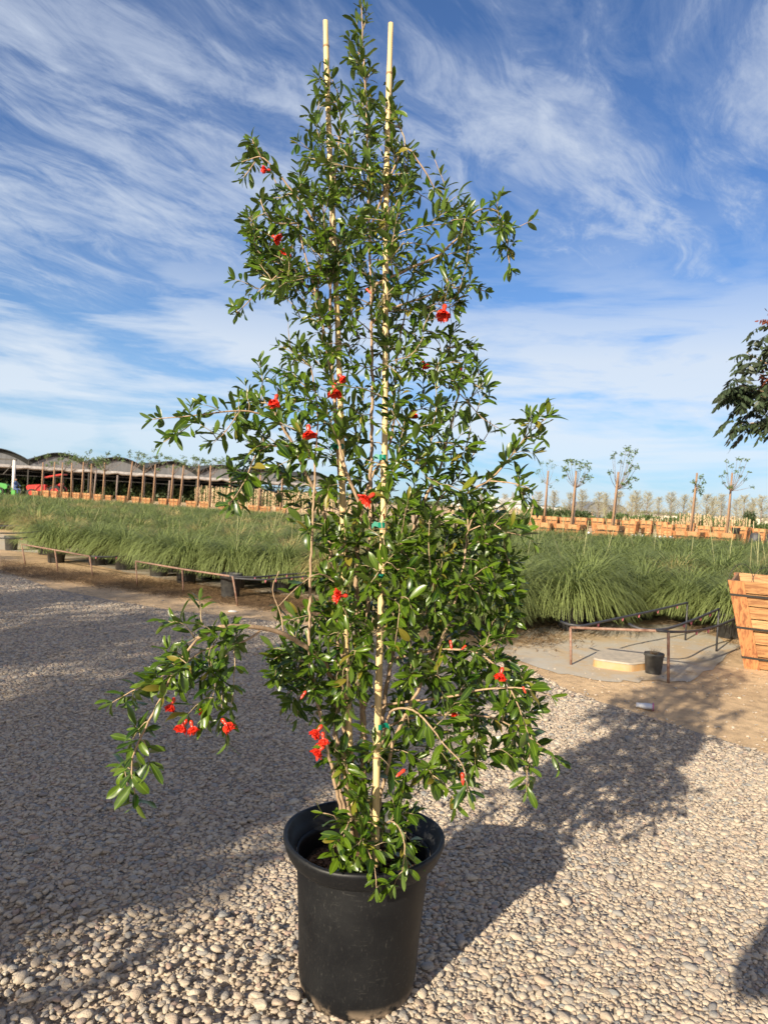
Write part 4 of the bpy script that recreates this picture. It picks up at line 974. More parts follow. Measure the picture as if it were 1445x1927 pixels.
def pist_tree(loc, crown_c, rad, nleaf, lab, seed=3, nred=8):
    r = random.Random(seed); o = empty('nursery_tree', loc); tag(o, lab, 'tree'); L0 = Vector(loc); tk = MB(); cr = MB(); cc = Vector(crown_c)-L0
    tk.tube([Vector((0,0,0)), Vector((.03,0,cc.z*.4)), Vector((.0,.02,cc.z-rad.z*.55)), cc+Vector((.05,0,rad.z*.5))], [.04,.034,.028,.008], 9)
    limbs = []
    for i in range(26):
        u = r.uniform(-.75,.95); a = r.uniform(0,6.28); rr2 = math.sqrt(max(0,1-u*u)); e = cc+Vector((rad.x*rr2*math.cos(a), rad.y*rr2*math.sin(a), rad.z*u))*r.uniform(.75,1.0)
        b_ = Vector((0,0,cc.z-rad.z*.5+ (u+1)*.32*rad.z)); md = b_.lerp(e,.5)+Vector((0,0,-.08)); ps = bez(b_, md, e, 8); tk.tube(ps, [.013-.0012*i_ for i_ in range(9)], 5)
        limbs.append(ps)
    tk.build('trunk', M['stem'], o, True)
    for i in range(nleaf):
        ps = r.choice(limbs); k = r.randrange(3, 9); b_ = ps[k]; out_ = (b_-Vector((0,0,b_.z))); d = (out_.normalized() if out_.length > .01 else Vector((1,0,0)))*r.uniform(.3,1)+Vector((r.gauss(0,.6),r.gauss(0,.6),r.uniform(-.1,.9)))
        pinnate(cr, b_+Vector((r.gauss(0,.05),r.gauss(0,.05),r.gauss(0,.05))), d, r.uniform(.20,.32), r, 0)
    for i in range(nred):
        ps = limbs[i % len(limbs)]; b_ = ps[8]
        if b_.z < cc.z-rad.z*.1: continue
        for k in range(5): pinnate(cr, b_, Vector((r.gauss(0,.5),r.gauss(0,.5),1)), .16, r, 1, .055)
    cr.build('crown', [M['pist'], M['pistred']], o, attr=True); return o
cc = P(1492,712,BC.y); pist_tree((BC.x+.1,BC.y,.6), (cc.x+.02,BC.y,cc.z-.02), Vector((.70,.70,.66)), 380, 'dark leafy tree with reddish new growth above the large crate', 5, 12)

# ---------------------------------------------------------------- boxed trees on tall poles
M['farleaf'] = leafmat('young_tree_leaves', (.06,.11,.035), (.12,.18,.06), (.13,.18,.08), .5, .3, False, .3)
M['pale'] = leafmat('pale_fine_twigs', (.34,.31,.21), (.46,.43,.30), (.3,.28,.2), .8, .2, False, .2)
BOX = planter(.98, .98, .98, .34, 5, 'planter_box', 2, 9)
SC.collection.objects.unlink(BOX)
for ch in BOX.children: SC.collection.objects.unlink(ch)
ORD = ['first','second','third','fourth','fifth','sixth','seventh','eighth','ninth','tenth','eleventh','twelfth','thirteenth','fourteenth','fifteenth','sixteenth','seventeenth','eighteenth','nineteenth','twentieth']
def box_at(x0, x1, yt, Y, lab, grp, rz=None):
    pos, z = PZ((x0+x1)/2, yt, Y); w = (x1-x0)/F*Y*.90; rz = (-math.atan2(pos.x,pos.y)-R(15)+R(random.uniform(-4,4))) if rz is None else rz; c = copy_tree(BOX, None, pos, R(random.uniform(-7,7)) if rz is None else rz, (w/.98, w/.98, z/.98)); tag(c, lab, 'planter box', grp); return c
def sparse_tree(pxb, pxt, ytop_pole, Y, crown, lab, grp, cat='young tree', pole=True, seed=0, leafn=60, ls=.10):
    # crown = list of (px, py, r_px) tufts
    r = random.Random(seed); pos, _ = PZ(pxb, 900, Y); o = empty('staked_tree', pos); tag(o, lab, cat, grp); tp = P(pxt, ytop_pole, Y)-pos; k = Y/F
    if pole:
        mb = MB(); mb.tube([Vector((0,0,.3)), tp*.5, tp], [.045,.043,.040] if Y < 35 else [.058,.055,.050], 8); mb.build('pole', M['pole'], o, True)
    fork = tp*.78+Vector((.05,.05,0)); mb = MB(); mb.tube([Vector((.09,.07,.4)), Vector((.09,.07,tp.z*.5))+Vector((tp.x*.5,0,0)), fork], [.04,.032,.024], 6)
    cr = MB()
    for (cx_, cy_, rp) in crown:
        c = P(cx_, cy_, Y+r.uniform(-.5,.5))-pos; md = Vector(((fork.x*.35+c.x*.65), (fork.y+c.y)/2, (fork.z*.65+c.z*.35))); mb.tube(bez(fork, md, c, 6), [.016-.0018*i for i in range(7)], 4)
        R_ = rp*k
        for j in range(leafn if rp < 9 else leafn*2):
            b_ = c+Vector((r.gauss(0,R_*.45), r.gauss(0,R_*.45), r.gauss(0,R_*.40))); d = Vector((r.gauss(0,1),r.gauss(0,1),r.gauss(-.2,.7))).normalized()*ls*r.uniform(.6,1.2); s_ = d.orthogonal().normalized()*ls*.24
            s_ = Quaternion(d.normalized(), r.uniform(0,6.28)) @ s_; cr.add([b_, b_+d*.5-s_, b_+d, b_+d*.5+s_], [(0,1,2,3)], 0, [(r.random(),1,.5)]*4)
    mb.build('trunk', M['pole2'], o, True); cr.build('crown', M['farleaf'], o, attr=True); return o
GP = 'staked trees in the right box rows'
sparse_tree(1027,1031,886,45,[(1018,872,5),(1035,868,6),(1014,885,4),(1042,878,5),(1048,903,5),(1030,872,4),(1035,915,5),(1020,905,4),(1010,890,4)], 'thin staked tree with a faint crown at the far left of the right rows', GP, seed=1, leafn=28)
sparse_tree(1078,1084,886,28,[(1062,880,6),(1068,868,5),(1074,866,5),(1090,870,6),(1104,872,7),(1093,880,7),(1108,882,5),(1100,895,6),(1062,895,4),(1082,872,5),(1108,900,6),(1096,906,5),(1066,885,5)], 'bushy staked tree above the second front box of the right rows', GP, seed=2, leafn=26, ls=.12)
sparse_tree(1154,1163,888,28,[(1156,854,6),(1170,855,6),(1178,843,4),(1184,848,4),(1196,849,4),(1186,858,5),(1168,870,5),(1182,870,4),(1190,878,6),(1198,877,4),(1146,888,5),(1176,890,4),(1185,885,4),(1184,901,4),(1197,901,3),(1182,908,3),(1186,917,4),(1172,911,3),(1152,860,4)], 'tall open staked tree leaning over the third front box', GP, seed=3, leafn=20, ls=.12)
sparse_tree(1302,1311,890,30,[(1319,898,5),(1306,907,5),(1324,908,5),(1315,915,4),(1319,921,6),(1306,923,5),(1318,929,3)], 'short crowned staked tree with leaves only beside its pole top', GP, seed=4, leafn=26, ls=.12)
sparse_tree(1371,1377,890,30,[(1366,869,3),(1377,877,6),(1386,864,3),(1394,864,3),(1405,866,3),(1383,886,4),(1356,896,3),(1360,908,3),(1371,917,4),(1376,915,4),(1408,888,3),(1402,903,3),(1414,916,3),(1392,896,3),(1365,890,3),(1395,880,3)], 'nearly bare wide branched staked tree near the right edge', GP, seed=5, leafn=16, ls=.11)
front = [(997,1042,983),(1045,1100,986),(1122,1172,988),(1271,1324,1000),(1333,1391,1003)]
fl_ = ['leftmost front row box of the right rows','wide front row box beside the leftmost one','front row box left of the wide gap in the right rows','weathered front row box right of the wide gap','front row box carrying a black bucket']
for (x0,x1,yt), lb in zip(front, fl_): box_at(x0,x1,yt,28,'slatted wooden planter, '+lb,'planter boxes in the right rows')
sec = [(1000,1023,970),(1028,1053,972),(1055,1080,974),(1083,1108,974),(1114,1140,975),(1142,1165,977),(1172,1202,980),(1206,1230,980),(1236,1258,982),(1247,1268,987),(1273,1295,987),(1315,1338,990),(1343,1368,992),(1378,1410,991),(1418,1443,995)]
for i, (x0,x1,yt) in enumerate(sec): box_at(x0,x1,yt,43+random.uniform(-1,1.5),ORD[i]+' wooden planter from the left in the second right row','planter boxes in the right rows')
thr = [(1186,1204,977),(1292,1308,984)]
for i, (x0,x1,yt) in enumerate(thr): box_at(x0,x1,yt,56+random.uniform(-2,2),ORD[i]+' wooden planter from the left in the third right row','planter boxes in the right rows')
# black bucket and tarped pots
bk, z = PZ(1393,1007,27.6); mb = MB(); mb.lathe([(0,0),(.11,0),(.15,.25),(.155,.26),(.14,.26),(.1,.03),(0,.03)], n=16); o = mb.build('bucket', GPOT.data.materials[0], None, True); o.location = (bk.x,28.0,front and P(1393,1006,28).z); o.scale = (1.1,1.1,1.0); tag(o, 'black bucket standing on a planter near the right edge', 'bucket')
for px, lb in ((1421,'grey black draped pot standing right of the front boxes'),(1452,'grey black draped pot cut off by the right edge')):
    g, z = PZ(px, 1003, 27.5); mb = MB(); pr = []
    mb.lathe([(0,z),(.12,z),(.17,z*.93),(.21,z*.6),(.27,z*.2),(.30,0)], n=18); mb.v = [(x*(1+.08*math.sin(7*math.atan2(y,x)+zz*2)), y*(1+.08*math.sin(7*math.atan2(y,x))), zz) for x,y,zz in mb.v]; o = mb.build('draped_pot', simple('grey_tarp', (.07,.07,.075), .6, .5, 10), None, True); o.location = g; tag(o, lb, 'pot')
# pale bare trees
def pale_mesh(seed):
    r = random.Random(seed); mb = MB(); H = 3.6; mb.tube([Vector((0,0,0)),Vector((.02,0,H*.5)),Vector((0,0,H))], [.06,.045,.01], 5, 1, True, (.2,.5,.5))
    for i in range(85):
        z = H*r.uniform(.26,.98); a = r.uniform(0,6.28); L = (1.25*(1-(z/H))+.30)*r.uniform(.7,1.1); b_ = Vector((0,0,z)); e = b_+Vector((math.cos(a)*L*.72, math.sin(a)*L*.72, L*.75)); md = b_.lerp(e,.5)+Vector((math.cos(a),math.sin(a),-.6))*L*.12
        ps = bez(b_, md, e, 5); mb.tube(ps, [.012,.010,.009,.008,.007,.004], 3, 0, False, (.2,.5,.5))
        for k in range(22):
            q = ps[r.randrange(1,6)]+Vector((r.gauss(0,.05),r.gauss(0,.05),r.gauss(0,.05))); d = Vector((r.gauss(0,.6)+math.cos(a)*.5,r.gauss(0,.6)+math.sin(a)*.5,1)).normalized()*r.uniform(.08,.2); s_ = Quaternion(d.normalized(), r.uniform(0,6))@d.orthogonal().normalized()*.010
            mb.add([q-s_,q+s_,q+d], [(0,1,2)], 0, [(r.random(),1,.5)]*3)
    o = mb.build('bare_tree', [M['pale'], M['pole2']], attr=True); SC.collection.objects.unlink(o); return o
PALE = [pale_mesh(300+k) for k in range(4)]
pl_ = [(905,930,85),(924,932,85),(950,931,85),(968,929,85),(1013,927,78),(1043,926,76),(1073,929,80),(1096,924,78),(1127,928,78),(1140,930,84),(1165,926,80),(1197,926,78),(1190,934,90),(1219,928,78),(1240,937,84),(1263,929,76),(1288,933,76),(1305,938,90),(1330,932,76),(1342,937,82),(1358,932,76),(1386,941,84),(1400,934,74),(1416,940,86),(1434,935,74),(1458,940,74)]
for i, (px, yt, Y) in enumerate(pl_):
    g, z = PZ(px, yt, Y); o = inst(PALE[i % 4], loc=g, rz=i*1.7, sc=(z/3.6*1.35, z/3.6*1.35, z/3.6)); tag(o, 'pale nearly bare tree in the line behind the right planter rows', 'bare tree', 'pale bare trees behind the right rows')
for i in range(26):
    px = 880+i*23+random.uniform(-8,8); g, z = PZ(px, 962-10+(px-900)*.05+random.uniform(-6,6), 110+random.uniform(-8,8)); o = inst(PALE[(i*3) % 4], loc=g, rz=i*2.1, sc=(z/3.6*1.3,z/3.6*1.3,z/3.6)); tag(o, 'small pale tree in the farthest hazy line behind the right rows', 'bare tree', 'small pale trees of the farthest line')
# hedges, stake rows
def hedge(x0, x1, yt0, yt1, Y, lab, cols, n=5200, depth=1.2, ls=.22, seed=0):
    r = random.Random(seed); mb = MB(); g0, z0 = PZ(x0, yt0, Y); g1, z1 = PZ(x1, yt1, Y); 
    for i in range(n):
        u = r.random(); z = (z0+(z1-z0)*u)*(.82+.18*math.sin(u*90)*.5+.1*math.sin(u*33)); b_ = Vector(((g1.x-g0.x)*u, r.uniform(0,depth), z*math.sqrt(r.random()))); d = Vector((r.gauss(0,1),r.gauss(0,1),r.gauss(.3,1))).normalized()*ls*r.uniform(.6,1.3); s_ = Quaternion(d.normalized(), r.uniform(0,6))@d.orthogonal().normalized()*ls*.25
        mb.add([b_,b_+d*.5-s_,b_+d,b_+d*.5+s_], [(0,1,2,3)], 0, [(r.random(),1,.5)]*4)
    o = mb.build('hedge', cols, attr=True); o.location = g0; return tag(o, lab, 'hedge', None, None)
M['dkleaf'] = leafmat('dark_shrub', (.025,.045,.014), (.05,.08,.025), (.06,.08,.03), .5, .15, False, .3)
M['hedgeleaf'] = leafmat('hedge_green', (.05,.08,.02), (.10,.14,.04), (.1,.14,.05), .5, .2, False, .3)
hedge(1150,1470,965,984,70,'low green hedge line behind the right planter rows',M['hedgeleaf'],7000,2,.3,1)
hedge(860,1190,962,976,66,'mixed low shrubs behind the left part of the right rows',M['hedgeleaf'],4200,2,.3,2)
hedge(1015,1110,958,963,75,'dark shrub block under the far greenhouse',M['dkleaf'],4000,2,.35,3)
hedge(1408,1424,962,962,66,'small dark round shrub among the pale trees at the right',M['dkleaf'],1400,1,.2,4)
def stakes(x0, x1, yt0, yt1, Y, n, lab, seed, rows=3, grow=True):
    r = random.Random(seed); mb = MB(); cr = MB(); g0, z0 = PZ(x0, yt0, Y); g1, z1 = PZ(x1, yt1, Y)
    for i in range(n):
        u = r.random(); z = (z0+(z1-z0)*u)*r.uniform(.8,1.05); b_ = Vector(((g1.x-g0.x)*u, r.randrange(rows)*1.2, 0)); mb.tube([b_, b_+Vector((r.gauss(0,.04),0,z))], .028, 4, 0, False, (r.random(),.5,.5))
        if grow:
            for j in range(10):
                p = b_+Vector((r.gauss(0,.12),r.gauss(0,.12),z*r.uniform(.3,1))); d = Vector((r.gauss(0,1),r.gauss(0,1),r.gauss(.3,1))).normalized()*.2; s_ = d.orthogonal().normalized()*.05; cr.add([p,p+d*.5-s_,p+d,p+d*.5+s_],[(0,1,2,3)],0,[(r.random(),1,.5)]*4)
    b = len(mb.v); mb.v += cr.v; mb.f += [tuple(k+b for k in f) for f in cr.f]; mb.m += [1]*len(cr.f); mb.a += cr.a
    o = mb.build('nursery_stakes', [M['pale2'], M['farleaf']], attr=True); o.location = g0; return tag(o, lab, 'stakes', None, 'stuff')
M['pale2'] = leafmat('pale_stakes', (.50,.33,.20), (.66,.50,.33), (.5,.4,.25), .8, 0, False, .2)
stakes(850,1000,949,957,90,260,'dense rows of pale stakes behind the blue pickup',11,4)
stakes(995,1115,957,963,82,170,'reddish stake rows left of the far grey greenhouse',12,4)
stakes(1290,1425,966,976,62,110,'pale staked shrubs behind the boxes near the right edge',13,2)
stakes(1170,1300,972,978,64,60,'scattered pale stakes in the middle of the right rows',14,2)
stakes(368,470,914,919,66,120,'rows of pale stakes before the shade houses',15,3)
stakes(450,660,920,932,64,230,'long rows of pale stakes behind the tree foliage',16,3)
# white ground fittings at the bed's far edge
for i, px in enumerate((1095,1107,1190,1196,1202,1209,1233,1242,1251,1262,1269,1415)):
    px = px; g, _ = PZ(px, 1000, 30.5+random.uniform(-.4,.4)); mb = MB(); mb.lathe([(0,.1),(.05,.1),(.055,.19),(.02,.21),(0,.21)], n=10); o = mb.build('white_marker', simple('white_plastic', (.8,.8,.8), .5) if i == 0 else bpy.data.materials['white_plastic'], None, True); o.location = g+Vector((0,0,.42)); 
    st = MB(); st.tube([Vector((0,0,-.42)),Vector((0,0,.0))], .02, 5); st.build('post', M['hose'], o); tag(o, 'small white cap in the line along the far edge of the grass', 'marker', 'white caps along the grass edge')

# ---------------------------------------------------------------- blue pickup
def poly_extrude(mb, prof, y0, y1, mi=0, inset=0):
    n = len(prof); cxm = sum(p[0] for p in prof)/n; A_ = [Vector((p[0], y0, p[1])) for p in prof]; B_ = [Vector((p[0], y1, p[1])) for p in prof]
    mb.add(A_+B_, [tuple(range(n)), tuple(range(2*n-1,n-1,-1))]+[(i,n+i,n+(i+1)%n,(i+1)%n) for i in range(n)], mi)
def wheel(parent, x, y, r, w, tyre, rimm):
    mb = MB(); mb.tube([Vector((x,y-w/2,r)),Vector((x,y-w*.4,r)),Vector((x,y+w*.4,r)),Vector((x,y+w/2,r))], [r*.93,r,r,r*.93], 22); o = mb.build('wheel', tyre, parent, True)
    mb = MB(); mb.tube([Vector((x,y-w/2-.012,r)),Vector((x,y+w/2+.012,r))], r*.58, 16); mb.build('rim', rimm, o)
TY = simple('tyre_rubber', (.02,.02,.02), .85); RM = simple('steel_rim', (.45,.45,.45), .4, .2, 5, 0, .6); GL = simple('dark_glass', (.03,.045,.06), .08, .2, 3)
g, z = PZ(910, 953, 105); tr = empty('pickup_truck', g, R(-8)); tag(tr, 'blue pickup truck parked by the stake rows', 'pickup truck')
BL = simple('blue_paint', (.05,.22,.62), .3, .15, 2); mb = MB()
poly_extrude(mb, [(-2.7,.45),(-2.7,1.05),(-.85,1.08),(-.80,1.1),(.95,1.1),(2.45,1.0),(2.7,.85),(2.7,.42),(2.2,.40),(2.1,.72),(1.5,.72),(1.35,.40),(-1.35,.40),(-1.5,.72),(-2.1,.72),(-2.25,.42)], -.9, .9); mb.build('body', BL, tr)
mb = MB(); mb.hexa([Vector((-.85,-.86,1.1)),Vector((.95,-.86,1.1)),Vector((.95,.86,1.1)),Vector((-.85,.86,1.1))],[Vector((-.72,-.70,1.72)),Vector((.30,-.70,1.72)),Vector((.30,.70,1.72)),Vector((-.72,.70,1.72))]); mb.build('cab', BL, tr)
for s in (-1,1):
    mb = MB(); mb.add([Vector((-.72,s*.875,1.14)),Vector((.78,s*.875,1.14)),Vector((.26,s*.745,1.64)),Vector((-.62,s*.745,1.64))],[(0,1,2,3)]); mb.build('side_window', GL, tr)
for x in (-1.8,1.8):
    for y in (-.82,.82): wheel(tr, x, y, .36, .22, TY, RM)
mb = MB(); mb.box((2.72,-.6,.78),(.05,.3,.16)); mb.build('headlight', simple('lamp_glass',(.8,.8,.8),.2), tr); mb = MB(); mb.box((2.72,.6,.78),(.05,.3,.16)); mb.build('headlight', bpy.data.materials['lamp_glass'], tr)
mb = MB(); mb.box((-1.8,0,1.25),(1.2,1.2,.5)); mb.box((-1.5,.1,1.6),(.5,.5,.25)); o = mb.build('tool_box', simple('white_red_cooler',(.75,.7,.68),.5,.3,2,0,col2=(.6,.1,.08)), None); o.location = g; o.rotation_euler=(0,0,R(-8)); tag(o, 'white and red box riding in the blue pickup bed', 'box')

# ---------------------------------------------------------------- shade houses on the left
d_ = Vector((.857,.515,0)).normalized(); nb_ = Vector((-d_.y, d_.x, 0)); O_ = Vector((-37.0-5.0*1.5-2.5, 0, 0)); O_.y = 95.4+.6*O_.x
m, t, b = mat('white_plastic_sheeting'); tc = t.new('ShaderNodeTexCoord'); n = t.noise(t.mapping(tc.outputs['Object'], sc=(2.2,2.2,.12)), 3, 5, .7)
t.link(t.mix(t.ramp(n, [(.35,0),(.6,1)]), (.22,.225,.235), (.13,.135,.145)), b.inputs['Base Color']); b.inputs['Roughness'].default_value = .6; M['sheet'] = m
M['valance'] = simple('torn_white_valance', (.48,.44,.42), .7, .4, 3, 0, col2=(.26,.24,.23))
M['shade'] = simple('black_shade_cloth', (.018,.020,.020), .9, .3, 2, 0, col2=(.030,.032,.030))
M['dksteel'] = simple('dark_steel_frame', (.06,.055,.05), .7, .3, 3)
house = empty('shade_house', O_); house.rotation_euler = (0,0,math.atan2(d_.y,d_.x)); tag(house, 'long dark shade house with arched roofs and pale plastic gables', 'shade house')
BAY = 5.85; NB = 8; DEP = 26; zV = 3.05; zE = 3.65; PK = 4.65
for i in range(NB):
    x0 = i*BAY; mb = MB(); K = 14; arc = [(x0+BAY*j/K, zE+(PK-zE)*math.sin(math.pi*(.5-abs(j/K-.5)))**.9*(1-.12*(abs(j/K-.5)*2)**2)) for j in range(K+1)]
    vs = [Vector((x,y,z+.06)) for y in (-.35,DEP) for x,z in arc]; fs = [(j,j+1,K+2+j,K+1+j) for j in range(K)]
    vs2 = [v-Vector((0,0,.08)) for v in vs]; o_ = len(vs); mb.add(vs+vs2, fs+[tuple(o_+k for k in f[::-1]) for f in fs]+[(j,o_+j,o_+j+1,j+1) for j in range(K)]); mb.build('arched_roof', M['shade'], house)
    mb = MB(); A_ = [Vector((x,.0,z-.05)) for x,z in arc]; A_ = [Vector((v.x,0,max(zV+.05, v.z-.30-.25*abs((v.x-x0)/BAY-.5)))) for v in A_]; B_ = [Vector((x,.0,zV)) for x,z in arc]
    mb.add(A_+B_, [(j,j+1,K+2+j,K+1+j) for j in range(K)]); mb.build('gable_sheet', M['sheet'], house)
    mb = MB(); C_ = [Vector((x,-.04,z+.05)) for x,z in arc]; D_ = [Vector((v.x,-.04,v.z-.01)) for v in A_]; mb.add(C_+D_, [(j,j+1,K+2+j,K+1+j) for j in range(K)]); mb.build('roof_edge', M['shade'], house)
    mb = MB(); r = random.Random(i); KK = 12; vs = []
    for j in range(KK+1):
        x = x0+BAY*j/KK; sag = .10*math.sin(math.pi*((j*2/KK)%1))+r.uniform(0,.08); vs += [Vector((x,-.08,zV+.10-.3*sag)), Vector((x,-.20,zV-.10-sag)), Vector((x,-.05,zV-.20-sag*1.2))]
    fs = []
    for j in range(KK): fs += [(3*j,3*j+3,3*j+4,3*j+1),(3*j+1,3*j+4,3*j+5,3*j+2)]
    mb.add(vs, fs); mb.build('valance', M['valance'], house)
for i in range(NB+1):
    for y in (0, 6.5, 13, 19.5, 12):
        mb = MB(); mb.tube([Vector((i*BAY,y,0)),Vector((i*BAY,y,zE))], .07, 6); mb.build('post', M['dksteel'], house)
mb = MB()
for z in (3.0,2.55,2.1,):
    for y in (0.5,6.5,13): mb.tube([Vector((0,y,z)),Vector((NB*BAY,y,z-.1))], .04, 4)
mb.build('cross_rail', M['dksteel'], house)
mb = MB(); mb.add([Vector((0,DEP,0)),Vector((NB*BAY,DEP,0)),Vector((NB*BAY,DEP,zE)),Vector((0,DEP,zE))],[(0,1,2,3)]); mb.build('back_screen', M['shade'], house)
# shrubs growing inside
mb = MB(); r = random.Random(8)
for i in range(15000):
    u = r.uniform(.5,NB*BAY-1); y = r.choice([2,4.5,7,9.5])+r.gauss(0,.4); z = r.uniform(0,1.9)*(.75+.25*math.sin(u*2.1+y)); b_ = O_+d_*u+nb_*y+Vector((0,0,z)); d = Vector((r.gauss(0,.5),r.gauss(0,.5),r.gauss(.6,.6))).normalized()*.5; s_ = Quaternion(d.normalized(),r.uniform(0,6))@d.orthogonal().normalized()*.10
    mb.add([b_,b_+d*.5-s_,b_+d,b_+d*.5+s_],[(0,1,2,3)],0,[(r.random(),1,.5)]*4)
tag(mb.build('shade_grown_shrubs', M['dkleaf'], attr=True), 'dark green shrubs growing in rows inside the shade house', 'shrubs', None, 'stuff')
# white post and beam at the far left
g, z = PZ(28, 866, 66); mb = MB(); o = empty('gantry_post', g); tag(o, 'white standing post with a dark top beam at the far left', 'post'); mb.tube([Vector((0,0,0)),Vector((0,0,z))], .14, 10); mb.build('post', simple('white_painted_post',(.75,.72,.68),.6), o, True)
mb = MB(); mb.box((-1.6,0,z+.04),(3.6,.18,.14)); mb.build('beam', M['dksteel'], o); mb = MB(); mb.tube([Vector((-.1,0,z-.3)),Vector((-1.0,0,z-1.4))], .05, 6); mb.build('brace', M['dksteel'], o)

# ---------------------------------------------------------------- left row of boxed trees
lb = [(62,76,920),(83,96,919),(98,111,920),(119,133,922),(139,154,923),(158,173,924),(179,194,926),(200,212,928),(222,239,929),(250,265,931),(268,287,933),(300,317,934),(320,339,935),(352,373,939),(377,396,940),(411,431,943),(438,459,944),(468,488,947),(490,511,949),(520,540,951)]
for i, (x0,x1,yt) in enumerate(lb):
    Y = 60-(x0-62)/460*14; box_at(x0,x1,yt+4,Y,ORD[i]+' wooden planter from the left in front of the shade houses','planter boxes before the shade houses',0)
posts = [(80,82,870,1),(101,104,869,1),(116,119,870,1),(136,136,871,1),(155,158,869,1),(172,173,873,1),(179,182,884,0),(195,198,870,1),(221,222,894,0),(242,250,868,1),(269,272,871,1),(290,293,874,1),(318,320,904,0),(323,327,874,1),(340,346,876,1),(373,375,874,1),(396,397,876,1),(434,434,884,1),(461,463,890,0),(489,491,891,1),(530,532,896,1)]
GL_ = 'staked trees before the shade houses'
r = random.Random(77)
for i, (xb, xt, yt, typ) in enumerate(posts):
    Y = 60-(xb-62)/460*14
    if typ == 0:
        g, z = PZ(xb, yt, Y+9); mb = MB(); q_ = P(xt, yt, Y+9); mb.tube([Vector((0,0,0)), q_-g], .075, 7); o = mb.build('grey_post', M['pole2'], None, True); o.location = g; tag(o, 'slim grey post standing bare between the staked trees at the left', 'post', 'slim grey posts at the left'); continue
    n_ = r.choice([5,7,9]); sx_ = xt+r.uniform(2,12); cl = []
    if i in (7,8): sx_ = xt+20
    for k in range(n_): cl.append((sx_+r.gauss(0,13), yt-8+r.gauss(0,6)-(2 if k % 2 else -3), r.uniform(3,5)))
    if i in (5,7): cl += [(xt+r.gauss(4,8), yt+2+r.gauss(0,7), 5) for _ in range(7)]
    lab_ = ORD[len([p for p in posts[:i] if p[3]])]+' staked tree from the left before the shade houses' if len([p for p in posts[:i] if p[3]]) < 20 else 'last staked tree'
    sparse_tree(xb, xt, yt, Y, cl, lab_, GL_, seed=400+i, leafn=20, ls=.17)

# ---------------------------------------------------------------- tractors and driver
RED = simple('red_paint', (.55,.03,.025), .35, .2, 2); GRN = simple('green_paint', (.06,.30,.05), .4, .2, 2)
def tractor(loc, rz, body, roofm, lab, roof_z=2.25, tilt=.12, full=True):
    o = empty('tractor', loc, rz); tag(o, lab, 'tractor')
    mb = MB(); poly_extrude(mb, [(-1.9,.75),(-1.95,1.0),(-1.8,1.15),(-.4,1.30),(-.2,1.25),(-.2,.65),(-1.7,.62)], -.33, .33); h = mb.build('hood', body, o)
    mb = MB(); mb.box((-1.92,0,.9),(.04,.5,.22)); mb.build('grille', TY, h)
    mb = MB(); poly_extrude(mb, [(-.2,.55),(-.2,1.0),(.2,.75),(1.1,.75),(1.2,.5)], -.3, .3); mb.build('chassis', body, o)
    mb = MB(); poly_extrude(mb, [(.6,.8),(.65,1.05),(1.15,1.5),(1.35,1.5),(1.1,.8)], -.3,.3); mb.build('seat', body, o)
    for s in (-1,1):
        mb = MB(); K=8; vs=[]
        for j in range(K+1):
            a = math.pi*(.05+.75*j/K); vs += [Vector((.85+.72*math.cos(a),s*.42,.62+.72*math.sin(a))), Vector((.85+.72*math.cos(a),s*.80,.62+.72*math.sin(a)))]
        mb.add(vs,[(2*j,2*j+1,2*j+3,2*j+2) for j in range(K)]); mb.build('fender', body, o)
        mb = MB(); mb.tube([Vector((1.25,s*.5,.8)),Vector((1.3,s*.5,roof_z))],.035,6); mb.build('roll_bar', TY, o)
        wheel(o, .85, s*.62, .62, .32, TY, body); wheel(o, -1.35, s*.52, .40, .22, TY, body)
    mb = MB(); Mx = Matrix.Rotation(tilt,3,'Y'); mb.box((.55,0,roof_z+.05),(2.0,1.25,.07),rot=Mx); mb.box((.55,0,roof_z+.11),(1.6,1.0,.06),rot=Mx); mb.build('canopy', roofm, o)
    return o
g, z = PZ(93, 890, 69); tractor((g.x,69,0), R(6), RED, RED, 'red tractor with a tilted red canopy before the shade house', 2.1, -.22)
g, z = PZ(8, 888, 67); tractor((g.x-1.5,67,0), R(185), GRN, simple('white_canopy',(.7,.7,.7),.5), 'green utility tractor with a pale canopy cut by the left edge', 2.15, 0)
def skin_person(name, loc, rz, joints, edges, lab, cols, headj):
    me = bpy.data.meshes.new('body'); me.from_pydata([j[0] for j in joints], edges, []); o = empty(name, loc, rz); tag(o, lab, 'person'); b_ = link(bpy.data.objects.new('body', me), o)
    sk = b_.modifiers.new('skin','SKIN')
    for v, j in zip(me.skin_vertices[0].data, joints): v.radius = (j[1], j[1]*.85)
    me.skin_vertices[0].data[0].use_root = True; ss_ = b_.modifiers.new('sub','SUBSURF'); ss_.levels = 1; ss_.render_levels = 2; b_.modifiers['skin'].use_smooth_shade = True; me.materials.append(cols[0]); return o, b_
M['skin'] = simple('skin', (.36,.20,.13), .5); M['hair'] = simple('dark_hair', (.02,.014,.01), .6)
